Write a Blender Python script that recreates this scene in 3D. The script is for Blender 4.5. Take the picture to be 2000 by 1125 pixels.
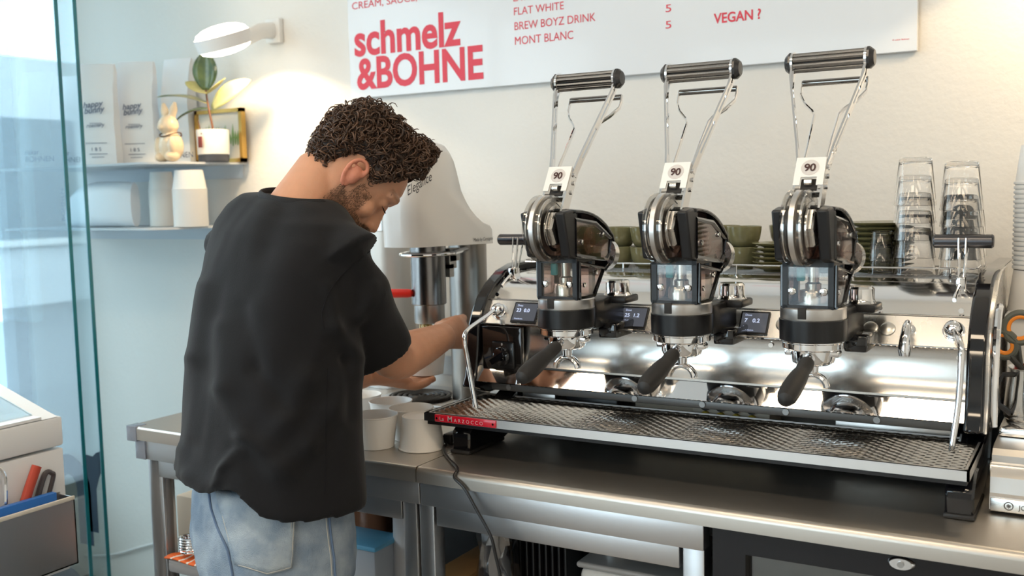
import bpy, bmesh, math, random
from mathutils import Vector, Matrix, noise
from mathutils.bvhtree import BVHTree

for _o in list(bpy.data.objects):
    bpy.data.objects.remove(_o)
SC = bpy.context.scene
COL = SC.collection
V = Vector
PI = math.pi

# ------------------------------------------------------------------ camera
F, YAW, PIT, ROL = 1981.4, 0.53165, 0.092689, -0.022718
CAM = V((0, 0, 1.417))
_fw = V((-math.sin(YAW) * math.cos(PIT), math.cos(YAW) * math.cos(PIT), -math.sin(PIT)))
_r = V((math.cos(YAW), math.sin(YAW), 0))
_u = _r.cross(_fw)
RT = _r * math.cos(ROL) + _u * math.sin(ROL)
UP = -_r * math.sin(ROL) + _u * math.cos(ROL)
FW = _fw
cd = bpy.data.cameras.new('camera')
cam = bpy.data.objects.new('camera', cd)
COL.objects.link(cam)
cam.matrix_world = Matrix(((RT.x, UP.x, -FW.x, CAM.x), (RT.y, UP.y, -FW.y, CAM.y), (RT.z, UP.z, -FW.z, CAM.z), (0, 0, 0, 1)))
cd.sensor_width = 36
cd.lens = F / 2000 * 36
cd.clip_start = 0.02
cd.dof.use_dof = True
cd.dof.focus_distance = 1.85
cd.dof.aperture_fstop = 4.5
SC.camera = cam

# ------------------------------------------------------------------ world, exposure
SC.view_settings.view_transform = 'Standard'
SC.view_settings.look = 'None'
SC.view_settings.gamma = 1
SC.view_settings.use_curve_mapping = False
SC.view_settings.exposure = -0.85
w = bpy.data.worlds.new('sky')
SC.world = w
w.use_nodes = True
_nt = w.node_tree
_bg = _nt.nodes['Background']
_bg.inputs['Color'].default_value = (0.74, 0.88, 1.0, 1)
_bg.inputs['Strength'].default_value = 10.0


def area(name, loc, size, size_y, power, color, target, portal=False):
    ld = bpy.data.lights.new(name, 'AREA')
    ld.shape = 'RECTANGLE'
    ld.size = size
    ld.size_y = size_y
    ld.energy = power
    ld.color = color
    o = bpy.data.objects.new(name, ld)
    COL.objects.link(o)
    o.location = loc
    o.rotation_euler = (V(target) - V(loc)).to_track_quat('-Z', 'Y').to_euler()
    if portal:
        ld.cycles.is_portal = True
    return o


RX0, RX1, RY0, RY1, RZ1 = -3.34, 1.7, -3.0, 2.42, 2.8
# the shop window (left) and the front window (behind the camera) let the sky in
area('shop_window_portal', (RX0 + 0.02, -0.07, 1.45), 4.66, 2.3, 1, (1, 1, 1), (0, -0.07, 1.45), True)
area('front_window_portal', (-2.0, RY0 + 0.02, 1.6), 2.0, 2.0, 1, (1, 1, 1), (-2.0, 0, 1.6), True)
# unseen ceiling panels added for base illumination (fixtures are built below)
FILL_PANELS = [(-2.3, 0.55), (-0.75, 0.55), (0.8, 0.55), (-2.3, -1.3), (-0.75, -1.3), (0.8, -1.3)]
for _x, _y in FILL_PANELS:
    area('added_ceiling_fill', (_x, _y, RZ1 - 0.035), 0.9, 0.28, 21, (1.0, 0.80, 0.57), (_x, _y, 0))

# ------------------------------------------------------------------ pixel helpers (2000 x 1125 frame)


def ray(x, y):
    return RT * ((x - 1000) / F) + UP * (-(y - 562.5) / F) + FW


def pix(x, y, d):
    return CAM + ray(x, y) * d


def onY(x, y, Y):
    r = ray(x, y)
    return CAM + r * (Y / r.y)


def onX(x, y, X):
    r = ray(x, y)
    return CAM + r * (X / r.x)


def onZ(x, y, Z):
    r = ray(x, y)
    return CAM + r * ((Z - CAM.z) / r.z)


# ------------------------------------------------------------------ materials
MATS = {}


def mat(name, color=(.8, .8, .8), rough=.5, metal=0, bump=0, bscale=60, stretch=None, var=0, vscale=6, trans=0, ior=1.45,
        emit=None, estr=0, coat=0, sss=0, spec=.5, rvar=0, col2=None, sheen=0):
    if name in MATS:
        return MATS[name]
    m = bpy.data.materials.new(name)
    m.use_nodes = True
    nt = m.node_tree
    N, L = nt.nodes, nt.links
    b = N['Principled BSDF']
    b.inputs['Base Color'].default_value = (*color, 1)
    b.inputs['Roughness'].default_value = rough
    b.inputs['Metallic'].default_value = metal
    b.inputs['IOR'].default_value = ior
    b.inputs['Transmission Weight'].default_value = trans
    b.inputs['Coat Weight'].default_value = coat
    b.inputs['Coat Roughness'].default_value = .05
    b.inputs['Specular IOR Level'].default_value = spec
    if sheen:
        b.inputs['Sheen Weight'].default_value = sheen
        b.inputs['Sheen Roughness'].default_value = .5
    if sss:
        b.inputs['Subsurface Weight'].default_value = sss
        b.inputs['Subsurface Radius'].default_value = (.012, .005, .003)
        b.inputs['Subsurface Scale'].default_value = 1.0
    if emit:
        b.inputs['Emission Color'].default_value = (*emit, 1)
        b.inputs['Emission Strength'].default_value = estr
    tc = N.new('ShaderNodeTexCoord')
    mp = N.new('ShaderNodeMapping')
    L.new(tc.outputs['Object'], mp.inputs['Vector'])
    if stretch:
        mp.inputs['Scale'].default_value = stretch
    if bump or rvar:
        nz = N.new('ShaderNodeTexNoise')
        nz.inputs['Scale'].default_value = bscale
        nz.inputs['Detail'].default_value = 5
        L.new(mp.outputs['Vector'], nz.inputs['Vector'])
        if bump:
            bp = N.new('ShaderNodeBump')
            bp.inputs['Strength'].default_value = bump
            bp.inputs['Distance'].default_value = .004
            L.new(nz.outputs['Fac'], bp.inputs['Height'])
            L.new(bp.outputs['Normal'], b.inputs['Normal'])
        if rvar:
            mr = N.new('ShaderNodeMapRange')
            mr.inputs['To Min'].default_value = max(0, rough - rvar)
            mr.inputs['To Max'].default_value = rough + rvar
            L.new(nz.outputs['Fac'], mr.inputs['Value'])
            L.new(mr.outputs['Result'], b.inputs['Roughness'])
    if var or col2:
        n2 = N.new('ShaderNodeTexNoise')
        n2.inputs['Scale'].default_value = vscale
        n2.inputs['Detail'].default_value = 4
        L.new(mp.outputs['Vector'], n2.inputs['Vector'])
        mx = N.new('ShaderNodeMix')
        mx.data_type = 'RGBA'
        c2 = col2 or tuple(c * (1 - var) for c in color)
        mx.inputs['A'].default_value = (*color, 1)
        mx.inputs['B'].default_value = (*c2, 1)
        mr2 = N.new('ShaderNodeMapRange')
        mr2.inputs['From Min'].default_value = .35
        mr2.inputs['From Max'].default_value = .65
        L.new(n2.outputs['Fac'], mr2.inputs['Value'])
        L.new(mr2.outputs['Result'], mx.inputs['Factor'])
        L.new(mx.outputs['Result'], b.inputs['Base Color'])
    MATS[name] = m
    return m


def pane_mat(name, tint, ior=1.5, extra=0.0, rough=0.0):
    """flat sheet glass: see-through with a Fresnel mirror on top"""
    if name in MATS:
        return MATS[name]
    m = bpy.data.materials.new(name)
    m.use_nodes = True
    nt = m.node_tree
    N, L = nt.nodes, nt.links
    out = N['Material Output']
    N.remove(N['Principled BSDF'])
    t = N.new('ShaderNodeBsdfTransparent')
    t.inputs['Color'].default_value = (*tint, 1)
    g = N.new('ShaderNodeBsdfGlossy')
    g.inputs['Roughness'].default_value = rough
    lw = N.new('ShaderNodeLayerWeight')
    lw.inputs['Blend'].default_value = .5
    pw = N.new('ShaderNodeMath')
    pw.operation = 'POWER'
    pw.inputs[1].default_value = 4.0
    L.new(lw.outputs['Facing'], pw.inputs[0])
    f0 = ((ior - 1) / (ior + 1)) ** 2
    ad = N.new('ShaderNodeMath')
    ad.operation = 'MULTIPLY_ADD'
    ad.inputs[1].default_value = 1 - f0 - extra
    ad.inputs[2].default_value = f0 + extra
    ad.use_clamp = True
    L.new(pw.outputs[0], ad.inputs[0])
    mx = N.new('ShaderNodeMixShader')
    L.new(ad.outputs[0], mx.inputs[0])
    L.new(t.outputs[0], mx.inputs[1])
    L.new(g.outputs[0], mx.inputs[2])
    L.new(mx.outputs[0], out.inputs['Surface'])
    MATS[name] = m
    return m


def attr_mat(name, attr, rough=.5, bump=0, bscale=60, sss=0, spec=.5):
    m = mat(name, (.5, .5, .5), rough, bump=bump, bscale=bscale, sss=sss, spec=spec)
    nt = m.node_tree
    a = nt.nodes.new('ShaderNodeAttribute')
    a.attribute_name = attr
    nt.links.new(a.outputs['Color'], nt.nodes['Principled BSDF'].inputs['Base Color'])
    return m


STEEL = mat('polished_steel', (.82, .81, .80), .12, 1, rvar=.03, bscale=14)
CHROME = mat('chrome', (.86, .86, .87), .04, 1)
BRUSH = mat('brushed_steel', (.68, .66, .64), .34, 1, bump=.04, bscale=40, stretch=(2, 60, 60), rvar=.08)
SATIN = mat('satin_steel', (.70, .69, .67), .27, 1, rvar=.06, bscale=30)
DSTEEL = mat('dull_steel', (.42, .41, .40), .38, 1, rvar=.1, bscale=25)
BLACK = mat('black_plastic', (.012, .012, .014), .35, spec=.5, rvar=.08, bscale=30)
GLOSSB = mat('gloss_black', (.006, .006, .008), .07, coat=.6)
RUBBER = mat('black_rubber', (.018, .017, .017), .55, bump=.03, bscale=200)
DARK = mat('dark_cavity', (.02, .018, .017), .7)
CLEAR = pane_mat('clear_acrylic', (.93, .92, .90), 1.45, .02)
GLASS = mat('drinking_glass', (1, 1, 1), 0.0, trans=1, ior=1.45)
WHITEP = mat('white_paper', (.82, .80, .77), .6, bump=.02, bscale=120)
WHITEM = mat('white_enamel', (.80, .80, .79), .25, coat=.3)
RED = mat('red_print', (.72, .045, .075), .45)

# ------------------------------------------------------------------ mesh builder
ORIG = {}


class MB:
    def __init__(s):
        s.v = []
        s.f = []
        s.sm = []
        s.mi = []

    def add(s, vs, fs, smooth=True):
        o = len(s.v)
        s.v += [V(p) for p in vs]
        s.f += [tuple(i + o for i in f) for f in fs]
        s.sm += [smooth] * len(fs)
        return s

    def hexa(s, P, smooth=False):
        return s.add(P, [(0, 3, 2, 1), (4, 5, 6, 7), (0, 1, 5, 4), (1, 2, 6, 5), (2, 3, 7, 6), (3, 0, 4, 7)], smooth)

    def box(s, a, b):
        x0, y0, z0 = a
        x1, y1, z1 = b
        return s.hexa([(x0, y0, z0), (x1, y0, z0), (x1, y1, z0), (x0, y1, z0), (x0, y0, z1), (x1, y0, z1), (x1, y1, z1), (x0, y1, z1)])

    def bbox(s, a, b, r=.004, seg=2):
        """bevelled box"""
        bm = bmesh.new()
        bmesh.ops.create_cube(bm, size=1)
        for v in bm.verts:
            v.co = V([(a[i] + b[i]) / 2 + v.co[i] * (b[i] - a[i]) for i in range(3)])
        bmesh.ops.bevel(bm, geom=list(bm.edges), offset=r, segments=seg, profile=.5, affect='EDGES')
        bm.verts.index_update()
        s.add([v.co.copy() for v in bm.verts], [[v.index for v in f.verts] for f in bm.faces], True)
        bm.free()
        return s

    def rings(s, R, cap0=True, cap1=True, smooth=True, closed=True):
        n = len(R[0])
        o = len(s.v)
        for r in R:
            s.v += [V(p) for p in r]
        m = n if closed else n - 1
        for i in range(len(R) - 1):
            for j in range(m):
                a = o + i * n + j
                b = o + i * n + (j + 1) % n
                s.f.append((a, b, b + n, a + n))
                s.sm.append(smooth)
        if cap0 and closed:
            s.f.append(tuple(o + j for j in reversed(range(n))))
            s.sm.append(False)
        if cap1 and closed:
            q = o + (len(R) - 1) * n
            s.f.append(tuple(q + j for j in range(n)))
            s.sm.append(False)
        return s

    def cyl(s, p, q, r0, r1=None, n=24, cap=True, smooth=True):
        p, q = V(p), V(q)
        r1 = r0 if r1 is None else r1
        z = (q - p).normalized()
        x = z.orthogonal().normalized()
        y = z.cross(x)
        R = [[c + x * (r * math.cos(2 * PI * k / n)) + y * (r * math.sin(2 * PI * k / n)) for k in range(n)] for c, r in ((p, r0), (q, r1))]
        return s.rings(R, cap, cap, smooth)

    def lathe(s, o, prof, n=32, axis=(0, 0, 1), cap0=False, cap1=False, flute=0, nf=0):
        """prof: list of (radius, height) along axis from o"""
        z = V(axis).normalized()
        x = (V((1, 0, 0)) if abs(z.x) < .9 else V((0, 1, 0)))
        x = (x - z * x.dot(z)).normalized()
        y = z.cross(x)
        o = V(o)
        R = []
        for r, h in prof:
            R.append([o + z * h + (x * math.cos(2 * PI * k / n) + y * math.sin(2 * PI * k / n)) * (r * (1 + (flute * math.cos(nf * 2 * PI * k / n) if flute else 0))) for k in range(n)])
        return s.rings(R, cap0, cap1)

    def tube(s, pts, r, n=10, cap=True, flat=None):
        pts = [V(p) for p in pts]
        rr = r if isinstance(r, (list, tuple)) else [r] * len(pts)
        R = []
        t0 = (pts[1] - pts[0]).normalized()
        x = t0.orthogonal().normalized() if flat is None else (V(flat) - t0 * V(flat).dot(t0)).normalized()
        for i, p in enumerate(pts):
            t = (pts[min(i + 1, len(pts) - 1)] - pts[max(i - 1, 0)]).normalized()
            x = (x - t * x.dot(t)).normalized()
            y = t.cross(x)
            a, b = rr[i] if isinstance(rr[i], tuple) else (rr[i], rr[i])
            R.append([p + x * (a * math.cos(2 * PI * k / n)) + y * (b * math.sin(2 * PI * k / n)) for k in range(n)])
        return s.rings(R, cap, cap)

    def prism(s, outline, d, smooth=False):
        """outline: list of 3D points (planar), extruded by vector d"""
        n = len(outline)
        P = [V(p) for p in outline]
        d = V(d)
        s.add(P + [p + d for p in P], [tuple(reversed(range(n))), tuple(range(n, 2 * n))], False)
        o = len(s.v) - 2 * n
        for j in range(n):
            k = (j + 1) % n
            s.f.append((o + j, o + k, o + n + k, o + n + j))
            s.sm.append(smooth)
        return s

    def ball(s, c, r, n=16, m=10):
        c = V(c)
        rx, ry, rz = r if isinstance(r, (tuple, list)) else (r, r, r)
        R = []
        for i in range(m + 1):
            a = -PI / 2 + PI * i / m
            q = max(math.cos(a), 1e-4)
            R.append([c + V((rx * q * math.cos(2 * PI * k / n), ry * q * math.sin(2 * PI * k / n), rz * math.sin(a))) for k in range(n)])
        return s.rings(R)

    def mesh(s, name, org=V((0, 0, 0))):
        me = bpy.data.meshes.new(name)
        me.from_pydata([tuple(p - org) for p in s.v], [], s.f)
        me.polygons.foreach_set('use_smooth', s.sm)
        bm = bmesh.new()
        bm.from_mesh(me)
        bmesh.ops.recalc_face_normals(bm, faces=bm.faces)
        bm.to_mesh(me)
        bm.free()
        return me

    def build(s, name, m, parent=None, org=None, sharp=35):
        if org is None:
            org = ORIG.get(parent.name, V((0, 0, 0))) if parent else V((0, 0, 0))
        me = s.mesh(name, V(org))
        o = bpy.data.objects.new(name, me)
        COL.objects.link(o)
        if m:
            me.materials.append(m)
        if sharp:
            me.set_sharp_from_angle(angle=math.radians(sharp))
        if parent:
            o.parent = parent
            ORIG[o.name] = V(org)
        else:
            o.location = V(org)
            ORIG[o.name] = V(org)
        return o


def tag(o, label, cat, group=None):
    o['label'] = label
    o['category'] = cat
    if group:
        o['group'] = group
    return o


def thing(name, loc, label, cat, group=None):
    o = bpy.data.objects.new(name, None)
    o.empty_display_size = .05
    COL.objects.link(o)
    o.location = loc
    ORIG[o.name] = V(loc)
    return tag(o, label, cat, group)


def struct(o):
    o['kind'] = 'structure'
    return o


def copy_tree(o, parent=None, loc=None, rot=None, label=None, group=None):
    c = o.copy()
    COL.objects.link(c)
    c.parent = parent
    if loc is not None:
        c.location = loc
    if rot is not None:
        c.rotation_euler = rot
    if label:
        c['label'] = label
    if group:
        c['group'] = group
    for ch in list(o.children):
        copy_tree(ch, c)
    return c


def text(name, s, org, u, v, size, m, parent, bold=0, align='LEFT', lift=.0006, spacing=1, shear=0, extrude=0):
    """flat lettering as mesh, baseline at org, u = reading direction, v = up"""
    cu = bpy.data.curves.new('lettering', 'FONT')
    cu.body = s
    cu.size = 1
    cu.align_x = align
    cu.offset = bold
    cu.space_character = spacing
    cu.shear = shear
    cu.resolution_u = 4
    to = bpy.data.objects.new('lettering_curve', cu)
    COL.objects.link(to)
    dg = bpy.context.evaluated_depsgraph_get()
    me = bpy.data.meshes.new_from_object(to.evaluated_get(dg))
    bpy.data.objects.remove(to)
    org, u, v = V(org), V(u).normalized(), V(v).normalized()
    nrm = u.cross(v)
    po = ORIG.get(parent.name, V((0, 0, 0))) if parent else V((0, 0, 0))
    for q in me.vertices:
        q.co = org + u * (q.co.x * size) + v * (q.co.y * size) + nrm * lift - po
    me.materials.clear()
    me.materials.append(m)
    o = bpy.data.objects.new(name, me)
    COL.objects.link(o)
    if parent:
        o.parent = parent
    return o


def from_eval(tmp, name):
    dg = bpy.context.evaluated_depsgraph_get()
    me = bpy.data.meshes.new_from_object(tmp.evaluated_get(dg))
    me.name = name
    return me


# ------------------------------------------------------------------ the room
WALL = mat('wall_plaster', (.80, .775, .735), .85, bump=.35, bscale=55, var=.035, vscale=3)
CEILM = mat('ceiling_paint', (.82, .81, .79), .9, bump=.05)
FLOORM = mat('floor_tile', (.33, .31, .29), .45, bump=.05, var=.2, vscale=8)
FRAME = mat('window_frame_paint', (.10, .11, .12), .4)
T = .12
struct(MB().box((RX0 - T, RY1, 0), (RX1 + T, RY1 + T, RZ1)).build('wall_back', WALL))
struct(MB().box((RX1, RY0, 0), (RX1 + T, RY1, RZ1)).build('wall_right', WALL))
_wl = MB()
_wl.box((RX0 - T, RY0, 0), (RX0, -2.4, RZ1)).box((RX0 - T, 2.26, 0), (RX0, RY1, RZ1)).box((RX0 - T, -2.4, 0), (RX0, 2.26, .3)).box((RX0 - T, -2.4, 2.6), (RX0, 2.26, RZ1))
struct(_wl.build('wall_left', WALL))
_wf = MB()
_wf.box((RX0 - T, RY0 - T, 0), (-3.0, RY0, RZ1)).box((-1.0, RY0 - T, 0), (RX1 + T, RY0, RZ1)).box((-3.0, RY0 - T, 0), (-1.0, RY0, .6)).box((-3.0, RY0 - T, 2.6), (-1.0, RY0, RZ1))
struct(_wf.build('wall_front', WALL))
struct(MB().box((RX0 - T, RY0 - T, -.1), (RX1 + T, RY1 + T, 0)).build('floor', FLOORM))
struct(MB().box((RX0 - T, RY0 - T, RZ1), (RX1 + T, RY1 + T, RZ1 + .1)).build('ceiling', CEILM))
WINP = pane_mat('window_glass', (.95, .98, .97), 1.5)
_w1 = struct(MB().box((RX0 - .07, -2.4, .3), (RX0 - .06, 2.26, 2.6)).build('window_1', WINP))
_fr = MB()
for _y in (-2.4, -.86, .68, 2.21):
    _fr.box((RX0 - .1, _y, .3), (RX0 - .03, _y + .05, 2.6))
_fr.box((RX0 - .1, -2.4, .3), (RX0 - .03, 2.26, .36)).box((RX0 - .1, -2.4, 2.54), (RX0 - .03, 2.26, 2.6))
_fr.build('window_frame', FRAME, _w1)
_w2 = struct(MB().box((-3.0, RY0 - .07, .6), (-1.0, RY0 - .06, 2.6)).build('window_2', WINP))
_fr = MB()
for _x in (-3.0, -2.03, -1.05):
    _fr.box((_x, RY0 - .1, .6), (_x + .05, RY0 - .03, 2.6))
_fr.box((-3, RY0 - .1, .6), (-1.0, RY0 - .03, .66)).box((-3, RY0 - .1, 2.54), (-1.0, RY0 - .03, 2.6))
_fr.build('window_frame', FRAME, _w2)
PANEL = mat('fill_panel_diffuser', (.9, .88, .85), .6, emit=(1, .85, .66), estr=1.5)
for _i, (_x, _y) in enumerate(FILL_PANELS):  # fixtures made up to carry the added fill lights, out of view
    t = thing('added_ceiling_light', (_x, _y, RZ1), 'added warm fill light panel on the ceiling, out of view', 'ceiling light', 'added ceiling fill panels')
    MB().box((_x - .47, _y - .16, RZ1 - .022), (_x + .47, _y + .16, RZ1)).build('housing', WHITEM, t)
    MB().box((_x - .45, _y - .14, RZ1 - .026), (_x + .45, _y + .14, RZ1 - .022)).build('diffuser', PANEL, t)
# street outside the shop window
struct(MB().box((-16, -14, -.12), (RX0 - T, 8, -.1)).build('pavement', mat('pavement_asphalt', (.30, .31, .33), .8, bump=.1)))
fac = thing('facade', (-14, -2, -.1), 'pale grey house facade across the street beyond the shop window', 'building')
FAC = mat('facade_render', (.74, .76, .78), .8, bump=.1)
MB().box((-15, -12, -.1), (-14, 8, 3.6)).build('facade_wall', FAC, fac)
for _i in range(5):
    for _k in range(1):
        y0 = -10 + _i * 3.4
        wi = MB().box((-14.0, y0, .9 + _k * 3), (-13.96, y0 + 1.5, 2.7 + _k * 3)).build('facade_window', mat('facade_window_glass', (.30, .34, .38), .15), fac)
        MB().box((-13.97, y0 - .08, .8 + _k * 3), (-13.9, y0 + 1.58, .9 + _k * 3)).build('sill', WHITEM, wi)
# ------------------------------------------------------------------ espresso machine
CT = .90                    # counter top height
XL, XR = -1.155, -.197
ma = thing('espresso_machine', (-.676, 1.95, CT), 'three-group chrome lever espresso machine with black side panels on the steel counter', 'espresso machine')


def shell(name, prof, m, x0=XL, x1=XR, th=.004, parent=ma):
    """sheet-metal panel: profile in (y,z), extruded along x, with thickness inward"""
    b = MB()
    n = len(prof)
    inner = []
    for i, (y, z) in enumerate(prof):
        a = V((prof[max(i - 1, 0)][0], prof[max(i - 1, 0)][1]))
        c = V((prof[min(i + 1, n - 1)][0], prof[min(i + 1, n - 1)][1]))
        t = (c - a).normalized()
        inner.append((y + t.y * th, z - t.x * th))
    loop = prof + inner[::-1]
    b.rings([[(x, y, z) for y, z in loop] for x in (x0, x1)])
    return b.build(name, m, parent, sharp=25)


def arc(p0, p1, p2, n=8):
    return [tuple((1 - t) ** 2 * a + 2 * t * (1 - t) * b + t * t * c for a, b, c in zip(p0, p1, p2)) for t in [i / n for i in range(n + 1)]]


splash = [(1.826, 1.052)] + arc((1.826, 1.056), (1.845, 1.085), (1.842, 1.128), 8) + [(1.839, 1.138)]
shell('splash_panel', splash, mat('splash_steel', (.70, .68, .65), .20, 1, rvar=.05, bscale=10))
shell('lower_lip', [(1.806, 1.020), (1.826, 1.051)], CHROME)
strip_o = shell('control_strip', [(1.838, 1.141), (1.870, 1.188)], SATIN)
shell('top_panel', arc((1.874, 1.191), (1.915, 1.228), (1.968, 1.240), 8) + [(2.0, 1.243)], STEEL)
MB().box((XL, 2.0, 1.228), (XR, 2.33, 1.240)).build('cup_warmer', SATIN, ma)
MB().box((XL, 2.325, 1.0), (XR, 2.33, 1.24)).build('back_panel', DSTEEL, ma)
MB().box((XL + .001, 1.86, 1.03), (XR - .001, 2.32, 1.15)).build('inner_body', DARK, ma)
# seam between strip and splash panel
MB().tube([(XL, 1.8385, 1.1395), (XR, 1.8385, 1.1395)], .0022, 8).build('strip_trim', CHROME, ma)
MB().tube([(XL, 1.872, 1.1895), (XR, 1.872, 1.1895)], .0014, 8).build('top_trim', DSTEEL, ma)
# cup rail and grille
b = MB()
for y in [2.015 + .0125 * i for i in range(25)]:
    b.box((XL + .01, y, 1.2402), (XR - .01, y + .003, 1.244))
for i in range(80):
    x = XL + .012 + i * .0118
    b.box((x, 2.012, 1.2402), (x + .003, 2.322, 1.2435))
g = b.build('cup_grille', DSTEEL, ma)
g['kind'] = 'stuff'
b = MB()
b.tube([(XL + .004, 2.32, 1.266), (XL + .004, 2.02, 1.266), (XL + .012, 2.008, 1.262), (XR - .012, 2.008, 1.262), (XR - .003, 2.014, 1.264), (XR - .001, 2.03, 1.266)], .0018, 8)
for x in (XL + .05, -.9, -.65, -.42, XR - .05):
    b.cyl((x, 2.008, 1.24), (x, 2.008, 1.262), .002, n=8)
b.build('cup_rail', CHROME, ma)
# side panels: black curved frames
sp = [(1.79, 1.008), (1.803, 1.03), (1.812, 1.065), (1.822, 1.138), (1.838, 1.168), (1.86, 1.197), (1.892, 1.222), (1.94, 1.247), (1.99, 1.259), (2.05, 1.262), (2.33, 1.262), (2.33, 1.0), (1.86, .985)]
for s, x0 in ((-1, XL - .03), (1, XR)):
    o = MB().prism([(x0, y, z) for y, z in sp], (.03, 0, 0)).build('side_panel', GLOSSB, ma)
    bv = o.modifiers.new('b', 'BEVEL')
    bv.width = .005
    bv.segments = 3
    x1 = x0 - .004 if s < 0 else x0 + .03
    MB().prism([(x1, y + .02 + (.03 if z > 1.2 else 0), z - .004) for y, z in sp[:-2]] + [(x1, 2.33, 1.0), (x1, 1.9, .99)], (.004, 0, 0)).build('side_plate', SATIN, ma)
    # legs and foot under each end
    xl = x0 + (.057 if s < 0 else -.01)
    MB().prism([(xl, 1.665, .903), (xl, 1.665, .945), (xl, 1.70, .968), (xl, 1.80, .975), (xl, 1.86, 1.0), (xl, 1.95, 1.0), (xl, 1.90, .93), (xl, 1.80, .903)], (.042, 0, 0)).build('leg', GLOSSB, ma).modifiers.new('b', 'BEVEL').width = .004
    MB().bbox((xl - .002, 1.66, CT), (xl + .044, 1.80, CT + .008), .003).build('foot', RUBBER, ma)
    MB().prism([(xl, 2.2, CT), (xl, 2.2, 1.0), (xl, 2.3, 1.0), (xl, 2.3, CT)], (.042, 0, 0)).build('rear_leg', GLOSSB, ma)
# curved chrome guard on the outside of the right side panel
b = MB()
b.tube([(XR + .045, 1.80 + .09 * (1 - math.cos(a)) * .8, 1.02 + .19 * math.sin(a)) for a in [i * PI / 2 / 10 for i in range(11)]], .006, 8)
b.build('side_guard', CHROME, ma)
# chassis under the body
MB().bbox((XL + .02, 1.832, .998), (XR - .012, 1.85, 1.016), .003).build('chassis_bar', mat('bar_grey', (.20, .195, .19), .45, .7), ma)
MB().box((XL + .01, 1.97, .93), (XR - .01, 1.975, 1.03)).build('chassis_back', mat('chassis_grey', (.12, .115, .11), .6), ma)
MB().box((XL + .015, 1.87, .925), (XR - .015, 2.3, .93)).build('chassis_floor', DARK, ma)
MB().bbox((-.83, 1.9, .935), (-.70, 1.965, 1.006), .003).build('circuit_box', mat('beige_board', (.55, .50, .42), .6, bump=.1, bscale=90), ma)
MB().bbox((-.70, 1.885, .935), (-.545, 1.965, .993), .003).build('terminal_board', MATS['beige_board'], ma)
for i in range(4):
    x = -.672 + i * .031
    MB().cyl((x, 1.886, .994), (x, 1.878, .994), .0095, n=16).build('terminal_cap', BLACK, ma)
    MB().cyl((x, 1.886, .975), (x, 1.876, .975), .0085, n=16).build('terminal_cap', mat('yellow_cap', (.55, .42, .03), .4), ma)
MB().bbox((-.42, 1.87, .94), (-.215, 1.89, .997), .002).build('cover_plate', BRUSH, ma)
MB().bbox((-1.08, 1.87, .94), (-1.0, 1.89, .998), .002).build('cover_plate', BRUSH, ma)
MB().bbox((-.98, 1.88, .94), (-.86, 1.95, .99), .004).build('pump_block', BLACK, ma)
for x in (-1.09, -.80, -.66, -.5, -.34):
    MB().cyl((x, 1.832, 1.007), (x, 1.829, 1.007), .006, n=14).build('chassis_bolt', DSTEEL, ma)

# drip tray
TX0, TX1, TY0, TY1, TZ = -1.168, -.1685, 1.63, 1.852, .986
b = MB()
b.box((TX0, TY0, TZ - .0165), (TX1, TY0 + .004, TZ)).box((TX0, TY1 - .004, TZ - .0165), (TX1, TY1, TZ)).box((TX0, TY0, TZ - .0165), (TX0 + .004, TY1, TZ)).box((TX1 - .004, TY0, TZ - .0165), (TX1, TY1, TZ))
b.box((TX0, TY0, TZ - .0005), (TX1, TY0 + .008, TZ)).box((TX0, TY0, TZ - .0005), (TX0 + .008, TY1, TZ)).box((TX1 - .008, TY0, TZ - .0005), (TX1, TY1, TZ))
tray = b.build('drip_tray', mat('tray_steel', (.72, .71, .70), .38, .9), ma)
MB().box((TX0 + .004, TY0 + .004, TZ - .024), (TX1 - .004, TY1, TZ - .012)).build('tray_base', BLACK, ma)
MB().bbox((TX0 - .001, TY0 - .0012, TZ - .0165), (TX0 + .026, TY0 + .004, TZ - .0005), .0006).build('tray_end_cap', BLACK, ma)
b = MB()
nx, ny = 96, 22
dx = (TX1 - TX0 - .02) / nx
dy = (TY1 - TY0 - .02) / ny
for j in range(ny + 1):
    y = TY0 + .01 + j * dy
    pts = []
    for i in range(nx * 2 + 1):
        x = TX0 + .01 + i * dx / 2
        pts.append((x, y + (.0008 if (i + j) % 2 else -.0008), TZ - .004 + (.0010 if (i // 2 + j) % 2 else 0)))
    R = [[(x, yy - .0021, z), (x, yy, z + .0016), (x, yy + .0021, z), (x, yy, z - .001)] for x, yy, z in pts]
    b.rings(R, smooth=False)
for i in range(nx + 1):
    x = TX0 + .01 + i * dx
    b.box((x - .0013, TY0 + .006, TZ - .0065), (x + .0013, TY1 - .006, TZ - .0042))
gr = b.build('drip_grid', mat('grid_steel', (.62, .60, .57), .18, 1), ma)
gr['kind'] = 'stuff'
# red name badge on the tray edge
bx0, bx1 = -1.142, -1.000
o = MB().bbox((bx0, TY0 - .003, TZ - .0158), (bx1, TY0, TZ - .001), .0014).build('name_badge', mat('badge_red', (.60, .01, .03), .25, coat=.4), ma)
PINK = mat('badge_letter', (.85, .60, .66), .3, .3)
po = ORIG[ma.name]
text('badge_lettering', 'La', (bx0 + .012, TY0 - .0032, TZ - .0125), (1, 0, 0), (0, 0, 1), .0115, PINK, o, spacing=1.05)
text('badge_lettering', 'M', (bx0 + .031, TY0 - .0032, TZ - .0125), (1, 0, 0), (0, 0, 1), .0150, PINK, o, bold=.008)
text('badge_lettering', 'ARZOCCO', (bx0 + .0465, TY0 - .0032, TZ - .0125), (1, 0, 0), (0, 0, 1), .0098, PINK, o, spacing=1.62)
for x in (bx0 + .006, bx1 - .006):
    MB().cyl((x, TY0 - .003, TZ - .0085), (x, TY0 - .0045, TZ - .0085), .0022, n=12).build('badge_rivet', CHROME, o)

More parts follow.
